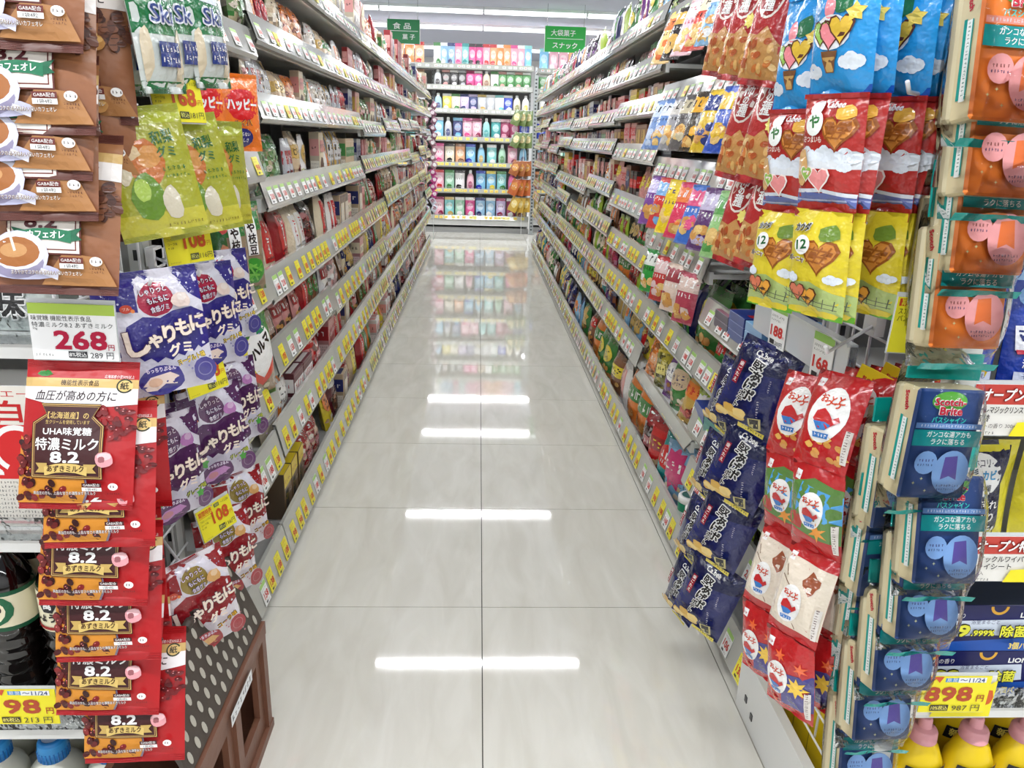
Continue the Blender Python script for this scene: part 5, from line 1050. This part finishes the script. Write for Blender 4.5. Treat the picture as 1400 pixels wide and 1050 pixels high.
m = MB(); m.box(-.09, .09, -.05, .05, 0, .09, (150, 120, 160), dict(t=(90, 80, 100), f=(176, 140, 180)), bev=.002); a = Art(18, 9); a.rect((90, 86, 100), 0, 6.6, 18, 9); a.text(WHITE, 'Ag', 3, 4.6, 3, w=3.4, bold=.04); a.gly((60, 40, 80), 1, 16, 2, 1); a.bake(m, lambda x, z, off: (x, -.05-off, z)); pu = m.mesh('cleaner_box', 'carton')
for k in range(2):
    thing('cleaner_box', 'navy mould cleaner box with yellow 99.999 print, %s of the left stack' % ('lower', 'upper')[k], 'box', (.835, YD+.06, rC+.001+k*.0915), me=bl)
    thing('cleaner_box', 'navy mould cleaner box hidden behind the front stack', 'box', (.835, YD+.165, rC+.001+k*.0915), group='navy boxes in the second row', me=bl)
    thing('cleaner_box', 'pale purple cleaner box, %s of the stack at the right picture edge' % ('lower', 'upper')[k], 'box', (1.05, YD+.06, rC+.001+k*.0915), me=pu)
def ybot():
    y = (232, 200, 30); m = MB(); m.lathe([(.04, 0, y), (.046, .005, y), (.047, .1, y), (.044, .13, y), (.032, .16, y), (.02, .175, y), (.018, .18, y)], 26, sx=1, sy=.8); b = m.mesh('bottle_body', 'plastic'); p = (226, 160, 168)
    m = MB(); m.lathe([(.024, .172, p), (.025, .174, p), (.025, .174, p), (.024, .192, p), (.022, .196, p), (.021, .197, p), (.0125, .199, p), (.012, .2, p), (.0115, .216, p), (.0105, .219, p), (.009, .22, p)], 24); c = m.mesh('pink_cap', 'plastic')
    a = Art(9, 3); a.poly((34, 36, 44), [(0, 0), (8.4, .2), (9, 3), (.4, 2.8)]); a.text((240, 230, 120), '新改良!', 4.4, 1.5, 1.9, w=6.6, bold=.05); m = MB()
    a.bake(m, lambda x, y_, off: ((.0475+off)*math.sin(x/.047), -(.0475+off)*.8*math.cos(x/.047)-.001, .105+y_), lim=1.2); return [('bottle_body', b), ('pink_cap', c), ('printed_band', m.mesh('printed_band', 'paper'))]
yo = ybot()
for r in range(3):
    for i in range(6): make(yo, 'cleaner_bottle', 'yellow cleaner bottle with pink cap, %s from the aisle in the %s row' % (['first', 'second', 'third', 'fourth', 'fifth', 'sixth'][i], ['front', 'middle', 'back'][r]), 'bottle', (.715+.098*i+.04*(r % 2), YD+.05+.1*r, .051))
pcard(card_298(), 11.5, 7.6, 'yellow 298 yen card above the blue sponge packs', 1278, 447, .97, -.05, .03)
pcard(card_open('トイレマジックリンスプレー', '詰替', 'ミントの香り 300ml'), 17, 8, 'white and red price card under the blue refill pouches', 1402, 561, YD-.03, 0)
pcard(card_open('クイックルワイパー', 'ドライシート', '20枚入'), 17, 8, 'white and red price card under the yellow sheet packs', 1392, 764, YD-.03, 0)
pcard(card_big('898', '987', '10%'), 11.5, 7.2, 'yellow 898 yen card under the navy cleaner boxes', 1305, 949, YD-.04, 0, 0, 0, (238, 226, 46))
pcard(card_open('お風呂の防カビくん煙剤', '3個', ''), 17, 8, 'white and red card half covered by the yellow 898 card', 1290, 951, YD-.03, 0)
# sponge packs
def sponge(orange):
    c = (226, 122, 44) if orange else (34, 62, 116); m = MB(); m.box(-.046, .046, -.034, .0, -.165, -.02, (214, 200, 160), dict(f=c), bev=.003); art_sponge(orange).bake(m, lambda x, z, off: (x, -.034-off, z-.165), lim=9)
    b = m.mesh('sponge_block', 'carton'); m = MB(); cr = (216, 206, 172); m.box(-.046, .046, .0005, .016, -.163, -.022, cr, bev=.004); art_edge().bake(m, lambda x, z, off: (-.0463-off, -.0165-x, z-.165), lim=9)
    s = m.mesh('scrub_pad', 'carton'); m = MB(); S = S_pillow(.116, .2, .105, 5, .04, .004); skin(m, S, .112, .2, 12, 16, lambda u, v: (200, 200, 200)); m.v = [(x, y-.009, z-.19) for x, y, z in m.v]; f = m.mesh('clear_wrap', 'clear_film')
    m = MB(); m.box(-.05, .05, -.012, -.008, -.012, .022, (0, 150, 142)); h = m.mesh('header_strip', 'plastic')
    m = MB(); n = 8; m.grid([[(-.05+.0125*i, -.02-.004*math.sin(i), -.192) for i in range(9)], [(-.05+.0125*i, -.028-.003*math.sin(i*1.7), -.184) for i in range(9)]], (0, 150, 142)); g = m.mesh('folded_flap', 'film')
    return [('sponge_block', b), ('scrub_pad', s), ('clear_wrap', f), ('header_strip', h), ('folded_flap', g)]
so_, sb = sponge(True), sponge(False)
nn = ['topmost', 'second', 'third', 'fourth', 'fifth', 'lowest']
for i, (u, v, Y) in enumerate(((1374, -42, .90), (1366, 66, .90), (1346, 178, .905), (1316, 286, .91))): make(so_, 'sponge_pack', 'orange bath sponge pack in clear wrap, %s of the front column' % nn[i], 'sponge pack', at(u, v, Y), (-.16, .03, .08))
for i, (u, v, Y) in enumerate(((1362, -20, .99), (1346, 120, .99), (1312, 244, .99))): make(so_, 'sponge_pack', 'orange bath sponge pack seen edge-on in the column behind, %s' % nn[i], 'sponge pack', at(u, v, Y), (-.05, 0, .2))
for i, (u, v, Y) in enumerate(((1284, 503, .905), (1282, 624, .92), (1258, 706, .935), (1226, 782, .95), (1198, 854, .965), (1176, 930, .98))): make(sb, 'sponge_pack', 'blue bath sponge pack in clear wrap, %s of the front column' % nn[i], 'sponge pack', at(u, v, Y), (-.06 if i == 0 else -.24, .05, .08))
for i, (u, v, Y) in enumerate(((1232, 560, .985), (1212, 660, .99), (1200, 740, 1.0), (1182, 820, 1.01))): make(sb, 'sponge_pack', 'blue bath sponge pack seen edge-on behind the front column, %s' % nn[i], 'sponge pack', at(u, v, Y), (-.05, 0, .15))
strip('clear plastic clip strip holding the orange sponge packs', 1372, -60, 1330, 420, .93); strip('clear plastic clip strip holding the blue sponge packs', 1284, 480, 1180, 960, .99)
# four-pack snack chains
def chainset(arts, bases, seed, seals):
    W, H = .095, .145; out = []
    for i, (a, b) in enumerate(zip(arts, bases)):
        S = S_pillow(W, H, .04, seed+i, .06, .003); mb = body_mesh(W, H, .04, 'pillow', lambda u, v: b, seed+i, 8, 12, S); mb.v = [(x, y, z) for x, y, z in mb.v]
        pm = print_mb(a, S, H); out.append((mb.mesh('snack_pack', 'film'), pm.mesh('front_print', 'film')))
    return out
TOPC = chainset([art_chain(0), art_chain(0), art_chain(1), art_chain(2)], [(40, 150, 220), (40, 150, 220), (178, 46, 42), (226, 206, 50)], 51, None)
REDC = chainset([art_red(0), art_red(1), art_red(2), art_red(3)], [(184, 30, 34)]*4, 61, None)
def chain(set_, label, p, yaw, tilts, start=0, roll=0, group=None):
    t = thing('snack_pack_chain', label, 'snack packs', p, (0, 0, yaw), group); z = 0; y = 0; x = 0
    for k in range(start, 4):
        b, pr = set_[k]; tl = tilts[k % len(tilts)]; o = ob('snack_pack', b, t, (x, y, z), (tl, roll, 0)); ob('front_print', pr, o)
        y += .145*math.sin(tl); z -= .145*math.cos(tl)*math.cos(roll); x += -.145*math.sin(roll)
    return t
dv = Vector((.043, .012, 0)); pos = ['front one, nearest the sponges side', 'second', 'third', 'fourth', 'rearmost']
for k in range(5): chain(TOPC, 'blue, red and yellow vegetable snack chain, %s of the near hook' % ['frontmost', 'second', 'third', 'fourth', 'rearmost'][k], at(1190, -246, 1.0)+dv*k, -1.12, [-.05*(1 if k % 2 else -1), .06])
for k in range(4): chain(TOPC, 'blue, red and yellow vegetable snack chain, %s of the far hook' % ['frontmost', 'second', 'third', 'rearmost'][k], at(1134, -170, 1.14)+dv*k, -1.15, [.04, -.06])
for k in range(5): chain(REDC, 'red four-pack fish snack chain, %s of the near hook' % ['frontmost', 'second', 'third', 'fourth', 'rearmost'][k], at(1158, 512, 1.06)+dv*k*1.08, -1.1, [-.3, .12, -.26, .1] if k % 2 == 0 else [-.22, .06, -.22, .08], roll=-.06)
for k in range(4): chain(REDC, 'red four-pack fish snack chain, %s of the far hook' % ['frontmost', 'second', 'third', 'rearmost'][k], at(1108, 512, 1.2)+dv*k, -1.12, [-.26, .1, -.26, .08], roll=-.06)
m = MB(); m.box(-.026, .026, -.001, .001, -.045, 0, (232, 206, 40)); a = Art(5.2, 4.5); a.text((190, 30, 40), 'おっとっと', 2.6, 2.8, .9, w=3.4, rot=.1, bold=.05); a.ell((60, 120, 190), 2.6, 1.4, 1.2, .5); a.bake(m, lambda x, z, off: (x, -.001-off, z-.045), lim=9); hd = m.mesh('header_card', 'paper')
for k in range(5): thing('header_card', 'yellow header card over the %s red fish snack chain' % ['frontmost', 'second', 'third', 'fourth', 'rearmost'][k], 'header card', at(1196, 534, 1.06)+dv*k*1.0+Vector((0, 0, .03)), (0, .25, -.9), None, hd)
# peanut cracker bags
nut = [hero_bag('nut_bag', .09, .19, .035, lambda u, v: (176, 40, 44), art_nut(x), 71+x, seal=(150, 30, 34)) for x in (0, 1)]
q = 0
for j, (v0, r_) in enumerate(((-60, 'top'), (88, 'middle'), (215, 'lower'))):
    for i, (u, Y, c) in enumerate(((1082, 1.3, 'near'), (1046, 1.42, 'middle'), (1018, 1.55, 'far'))):
        if i == 2 and j: continue
        make(nut[(i+j) % 2], 'nut_bag', 'red peanut cracker bag, %s row, %s column beside the blue snack chains' % (r_, c), 'nut bag', at(u-j*6, v0+i*8, Y), (-.1, .12, -1.15))
# navy potato chip bags
pot = hero_bag('chip_bag', .15, .21, .05, lambda u, v: (24, 34, 100), art_potato(), 81, seal=(20, 28, 84))
for i, (u, v, Y) in enumerate(((1062, 474, 1.40), (1040, 588, 1.43), (1012, 676, 1.46), (990, 772, 1.48))): make(pot, 'chip_bag', 'navy potato chip bag with white lettering, %s of the slanting stack' % ['topmost', 'second', 'third', 'lowest'][i], 'chip bag', at(u, v, Y), (-.12, .26, -.8), scale=.86)
for i, (u, v, Y) in enumerate(((1014, 500, 1.6), (992, 600, 1.62), (968, 690, 1.64), (950, 770, 1.66))): make(pot, 'chip_bag', 'navy potato chip bag half behind the front stack, %s' % ['topmost', 'second', 'third', 'lowest'][i], 'chip bag', at(u, v, Y), (-.1, .2, -1.2), scale=.78)
# clear rail with the big 188 and 168 cards
t = thing('acrylic_price_rail', 'clear acrylic price rail holding the white 188 and 168 cards', 'price rail', (.56, 1.15, .93)); m = MB(); m.box(-.001, .001, -.02, .4, -.035, .035); ob('rail_strip', m.mesh('rail_strip', 'rail_clear'), t); m = MB(); m.box(-.006, .012, -.02, .4, .035, .039); ob('rail_edge', m.mesh('rail_edge', 'rail_clear'), t)
m = MB(); m.box(0, .012, -.022, .03, -.03, .038); ob('end_clip', m.mesh('end_clip', 'clear_acrylic'), t)
for num, tax, u, v, Y in (('188', '203', 1064, 447, 1.40), ('168', '181', 1124, 490, 1.18)): 
    a = Art(6.4, 8.2); a.rect((236, 238, 236), 0, 0, 6.4, 8.2); a.rect((150, 196, 100), 0, 6.8, 6.4, 8.2); a.gly((70, 70, 70), .5, 5.8, 6.0, .55); a.gly((70, 70, 70), .5, 4, 5.2, .45); a.text((206, 50, 44), num, 3.0, 3.2, 2.8, w=4.6, bold=.05); a.text((206, 50, 44), '円', 5.8, 2.4, .7); a.rect((50, 50, 54), .8, .5, 2.6, 1.4); a.text((60, 60, 60), tax+'円', 4.4, .9, 1.1, w=2.8)
    me = flat_mb(a, .064, .082).mesh('price_card', 'paper'); p = atx(u, v, .553); t2 = thing('price_card', 'white %s yen card with green top, %s one on the clear rail' % (num, 'farther' if num == '188' else 'nearer'), 'price card', p, (0, 0, -PI/2+.1)); ob('printed_card', me, t2, (0, 0, -.041))
# wire basket side and yellow board at the foot of the right end display
hooksR = [((.63, 1.10, 1.33), (.50, .98, 1.33)), ((.63, 1.2, .985), (.49, 1.06, .975))]
grid_panel('white wire panel on the right end display carrying the snack chains', .645, 1.06, 1.42, .16, 1.7, hooksR, 1, .06)
t = thing('yellow_carton', 'yellow display carton behind the wire panel under the red snacks', 'carton', (.685, 1.24, .0)); m = MB(); m.box(-.02, .02, -.17, .17, .055, .44, (226, 196, 20), bev=.003); ob('carton_body', m.mesh('carton_body', 'carton'), t)
m = MB()
for k in range(5): m.box(-.0206, -.0201, -.15+.07*k, -.148+.07*k, .06, .44, (140, 120, 30))
ob('carton_folds', m.mesh('carton_folds', 'carton'), t)
t = thing('base_side_panel', 'white metal base side panel with round holes at the right end display', 'panel', (.612, 1.3, 0)); m = MB(); m.box(-.01, .01, -.36, .16, 0, .15); ob('side_plate', m.mesh('side_plate', 'shelf_paint'), t); m = MB(); m.box(-.012, -.010, 0, .012, 0, .016, (60, 60, 62)); sh = m.mesh('slot_hole', 'plastic'); ob('slot_hole', sh, t, (0, .1, .05)); ob('slot_hole', sh, t, (0, .06, .035))
m = MB(); m.box(-.014, .014, -.38, -.35, 0, 1.9); ob('corner_post', m.mesh('corner_post', 'shelf_paint'), t)
# ------------------------------------------------------------------ side gondolas and their goods
fill()
# ------------------------------------------------------------------ end shelves across the aisle
YE = 10.72; ZE = [.20, .56, .905, 1.235, 1.587, 1.878, 2.136]
def ebay(x0, w, label, zs=ZE, Y=YE, seed=0):
    return bay(label, (x0, Y, 0), 0, w, zs, 2.2, False, seed, .9, .45, rails=[.042]*len(zs), endrow=True)
ebay(-.66, .66, 'end shelving bay facing the aisle, left half', seed=301); ebay(0, .67, 'end shelving bay facing the aisle, right half', seed=302)
ebay(-1.56, .9, 'end shelving bay half hidden beyond the left gondola', seed=303); ebay(.74, .9, 'set-back end shelving bay right of the perforated post', Y=YE+.25, seed=304)
t = thing('shelf_post', 'grey perforated post at the right corner of the end shelves', 'post', (.705, YE-.06, 0)); m = MB(); m.box(-.026, .026, -.026, .026, 0, 2.06, (150, 154, 154)); z = .06
while z < 2.0: m.box(-.012, .012, -.027, -.026, z, z+.022, (60, 62, 64)); z += .045
ob('perforated_tube', m.mesh('perforated_tube', 'plastic'), t); m = MB(); m.box(-.04, .04, -.04, .04, 0, .012); ob('foot_plate', m.mesh('foot_plate', 'shelf_grey'), t)
def refill(bgn, an, s, W=13, H=22):
    bg, a1 = CN[bgn], CN[an]; R = random.Random(s); a = Art(W, H); a.R = R; a.rect(mixc(a1, WHITE, .2), 0, H*.86, W, H); a.blob(mixc(bg, WHITE, .55), W/2, H*.56, W*.36, H*.18, .06); a.gly(a1, W*.2, W*.84, H*.58, W*.2); a.blob(a1, W*R.uniform(.3, .7), H*.2, W*.3, H*.12, .15); a.gly(WHITE, W*.2, W*.8, H*.18, W*.1)
    m = body_mesh(W/100, H/100, .07, 'pouch', lambda u, v: mixc(bg, WHITE, .15), s, 6, 8, top=False, art=a); return m.mesh('detergent_pouch', 'film')
def dbottle(bgn, an, s):
    bg, a1 = CN[bgn], CN[an]; b = mixc(bg, WHITE, .3); m = MB(); m.lathe([(.04, 0, b), (.048, .01, b), (.05, .1, b), (.042, .16, b), (.03, .18, b), (.02, .19, WHITE), (.02, .22, WHITE), (.014, .228, WHITE)], 16, sy=.7)
    a = Art(7, 9); a.blob(mixc(a1, WHITE, .3), 3.5, 4.5, 3, 4, .06); a.gly(WHITE, 1.2, 6, 5, 1.6); a.bake(m, lambda x, z, off: ((.0502+off)*math.sin(x/.05), -(.0502+off)*.72*math.cos(x/.05), z+.025), lim=1.6); return m.mesh('detergent_bottle', 'plastic')
CN.update({'pale pink': (226, 160, 180), 'pale green': (150, 204, 170), 'mint': (120, 200, 200), 'hot pink': (216, 60, 130), 'deep blue': (30, 50, 170), 'sky blue': (110, 180, 220), 'lilac': (190, 170, 214), 'wine': (140, 30, 70), 'peach': (236, 160, 110)})
rows = [[('white', 'green'), ('light blue', 'white'), ('light blue', 'navy'), ('pale pink', 'hot pink'), ('mint', 'teal'), ('hot pink', 'black'), ('hot pink', 'black'), ('pale pink', 'red'), ('peach', 'red'), ('orange', 'white'), ('peach', 'orange'), ('pale pink', 'hot pink'), ('pale pink', 'white'), ('sky blue', 'mint')],
        [('silver', 'black'), ('black', 'pink'), ('black', 'white'), ('black', 'silver'), ('hot pink', 'wine'), ('hot pink', 'white'), ('beige', 'brown'), ('white', 'green'), ('green', 'pink'), ('green', 'white'), ('green', 'pink'), ('green', 'white')],
        [('light blue', 'navy'), ('yellow', 'white'), ('cream', 'green'), ('lilac', 'navy'), ('navy', 'lilac'), ('silver', 'gold'), ('silver', 'white'), ('white', 'mint'), ('deep blue', 'white'), ('cream', 'olive'), ('white', 'yellow')],
        [('sky blue', 'white'), ('silver', 'navy'), ('navy', 'sky blue'), ('pale pink', 'hot pink'), ('pale pink', 'wine'), ('mint', 'teal'), ('teal', 'white'), ('wine', 'pale pink'), ('wine', 'white'), ('deep blue', 'white')],
        [('pale pink', 'hot pink'), ('cream', 'black'), ('peach', 'brown'), ('sky blue', 'deep blue'), ('sky blue', 'gold'), ('mint', 'white'), ('pale green', 'green'), ('pale pink', 'wine'), ('sky blue', 'navy')],
        [('pale pink', 'red'), ('pale green', 'green'), ('white', 'black'), ('pale pink', 'wine'), ('sky blue', 'deep blue'), ('sky blue', 'yellow'), ('mint', 'green'), ('hot pink', 'sky blue'), ('brown', 'orange')],
        [('pale pink', 'wine'), ('mint', 'gold'), ('pale green', 'white'), ('hot pink', 'white'), ('light blue', 'navy'), ('light blue', 'white'), ('lilac', 'wine'), ('wine', 'white'), ('gold', 'brown')]]
mc = {}; Re = random.Random(9); sn = ['top', 'second', 'third', 'fourth', 'fifth', 'sixth', 'bottom']
for r, row in enumerate(rows):
    z = ZE[6-r]; cnt = {}
    for x0, x1, bay_ in ((-.64, .66, 'end shelves'), (-1.54, -.7, 'end bay behind left gondola'), (.76, 1.62, 'set-back end bay')):
        x = x0; k = 0; seq = row if x0 == -.64 else row[::-1]; st_ = (x1-x0-.02)/len(row) if x0 == -.64 else .13
        while x < x1-.1:
            b, c = seq[k % len(seq)]; bot = Re.random() < (.0 if r in (0, 6) else .2); key = (b, c, bot)
            if key not in mc: mc[key] = dbottle(b, c, len(mc)) if bot else refill(b, c, len(mc)+400)
            w = .095 if bot else .13; nme = 'detergent_bottle' if bot else 'detergent_pouch'; lab = '%s %s with %s print, %s shelf of %s' % (b, nme.replace('_', ' '), c, sn[r], bay_); Y = YE+.07 if x0 != .76 else YE+.32
            sc = min(1.0, st_/w) if x0 == -.64 else .95
            H = (1.32 if r == 0 else 1.24 if r not in (1, 2) else 1.0) * (1 if not bot else .98)
            thing(nme, lab, 'bottle' if bot else 'pouch', (x+st_/2, Y, z+.001), (0 if bot else -.03, 0, Re.uniform(-.06, .06)), lab.replace(' with', 's with').replace('pouchs', 'pouches'), mc[key], (max(.75, sc), 1, H)); k += 1
            x += st_
# clip strips of packets in front of the end shelves
def pk(c1, c2, s, W=7, H=9): 
    R = random.Random(s); a = Art(W, H); a.R = R; a.blob(c2, W/2, H*.55, W*.36, H*.26, .1); a.gly(WHITE, W*.2, W*.8, H*.55, W*.2); return body_mesh(W/100, H/100, .02, 'pillow', lambda u, v: c1, s, 5, 6, art=a).mesh('sweets_packet', 'film')
pks = [pk((120, 80, 96), (206, 190, 196), 1), pk((150, 110, 120), (230, 226, 226), 2), pk((170, 60, 120), (226, 200, 214), 3), pk((196, 200, 210), (150, 100, 120), 4)]
for s_, (x, Y) in enumerate(((-.70, 9.85), (-.60, 9.92))):
    for k in range(15):
        thing('sweets_packet', 'small %s packet on the %s clip strip at the far left end' % (['mauve', 'grey pink', 'magenta', 'silver'][(0 if k < 5 else 1 if k < 9 else 2 if k < 13 else 3)], ['left', 'right'][s_]), 'packet', (x+.03*(-1)**k, Y+.02*(k % 2), 1.66-.088*k), (-.2, .5*(-1)**k, .3), 'packets on the far %s strip' % ['left', 'right'][s_], pks[0 if k < 5 else 1 if k < 9 else 2 if k < 13 else 3])
for x, Y in ((-.70, 9.87), (-.60, 9.94)):
    t = thing('clip_strip', 'thin clip strip at the far left gondola end, %s of two' % ('left' if x < -.65 else 'right'), 'display strip', (x, Y, 0)); m = MB(); m.tube([(0, 0, 0), (0, 0, 1.7)], .003, 5); ob('plastic_strip', m.mesh('plastic_strip', 'rail_clear'), t); m = MB(); m.tube([(0, 0, 1.7), (0, -.1, 1.72)], .003, 5); ob('strip_clip', m.mesh('strip_clip', 'rail_clear'), t)
t = thing('hook_rack', 'thin white hook rack carrying the fanned pouches left of the perforated post', 'rack', (.57, YE-.03, 0)); m = MB(); m.tube([(0, 0, .0), (0, 0, 1.66)], .004, 6); ob('rack_rod', m.mesh('rack_rod', 'white_plastic'), t); m = MB(); m.tube([(-.09, -.07, 0), (0, 0, .0), (.09, -.03, 0)], .004, 6); hk = m.mesh('hook_arm', 'white_plastic')
for z in (1.62, 1.34, .98, .74, .50): ob('hook_arm', hk, t, (0, 0, z))
bag2 = [pk((92, 110, 60), (206, 190, 140), 7, 12, 20), pk((150, 84, 40), (206, 150, 80), 8, 13, 20), pk((176, 90, 44), (196, 130, 60), 9, 13, 22), pk((186, 150, 60), (220, 200, 130), 10, 13, 20)]
for r, z in enumerate((1.62, 1.34, .98, .74, .50)):
    for k in range(3):
        i = (0, 0, 1, 2, 3)[r]
        thing('hanging_pouch', '%s pouch fanned out on row %s of the hooks left of the perforated post' % (['olive', 'brown', 'rust', 'mustard'][i], ['one', 'two', 'three', 'four', 'five'][r]), 'pouch', (.50+.065*k, YE-.10+.03*k, z), (-.2, .35-.2*k, -.5), '%s pouches, hook row %s' % (['olive', 'brown', 'rust', 'mustard'][i], ['one', 'two', 'three', 'four', 'five'][r]), bag2[i])
# hanging aisle signs
def sign(x, w, h, z, Y, lines, lab, c):
    t = thing('aisle_sign', lab, 'sign', (x, Y, z)); m = MB(); m.box(-w/2, w/2, -.004, .004, 0, h, c); ob('sign_board', m.mesh('sign_board', 'carton'), t); m = MB(); a = Art(w*100, h*100)
    for s, cx, cy, hh, ww in lines: a.text((236, 244, 238), s, cx*w*100, cy*h*100, hh, w=ww, bold=.03)
    a.line((225, 240, 230), w*5, h*52, w*95, h*52, .6); a.bake(m, lambda x_, z_, off: (x_, -.0052-off, z_), lim=40, step=.0008); ob('sign_lettering', m.mesh('sign_lettering', 'paper'), t)
    for sx in (-1, 1): m = MB(); m.tube([(sx*(w/2-.02), 0, h), (sx*(w/2-.02), 0, CEIL-z)], .003, 5); ob('hanging_wire', m.mesh('hanging_wire', 'steel'), t)
    m = MB(); m.box(-w/2-.008, -w/2, -.006, .006, -.004, h+.004, (214, 222, 218)); m.box(w/2, w/2+.008, -.006, .006, -.004, h+.004, (214, 222, 218)); ob('sign_frame', m.mesh('sign_frame', 'plastic'), t)
sign(-.90, .36, .25, 2.25, 9.4, [('食 品', .45, .72, 7, 20), ('菓 子', .66, .28, 6, 14)], 'green hanging aisle sign above the left gondola', (20, 128, 70))
sign(.93, .46, .27, 2.22, 9.4, [('大袋菓子', .45, .74, 7, 28), ('スナック', .5, .26, 7, 28)], 'brighter green hanging aisle sign above the right gondola', (10, 176, 60))
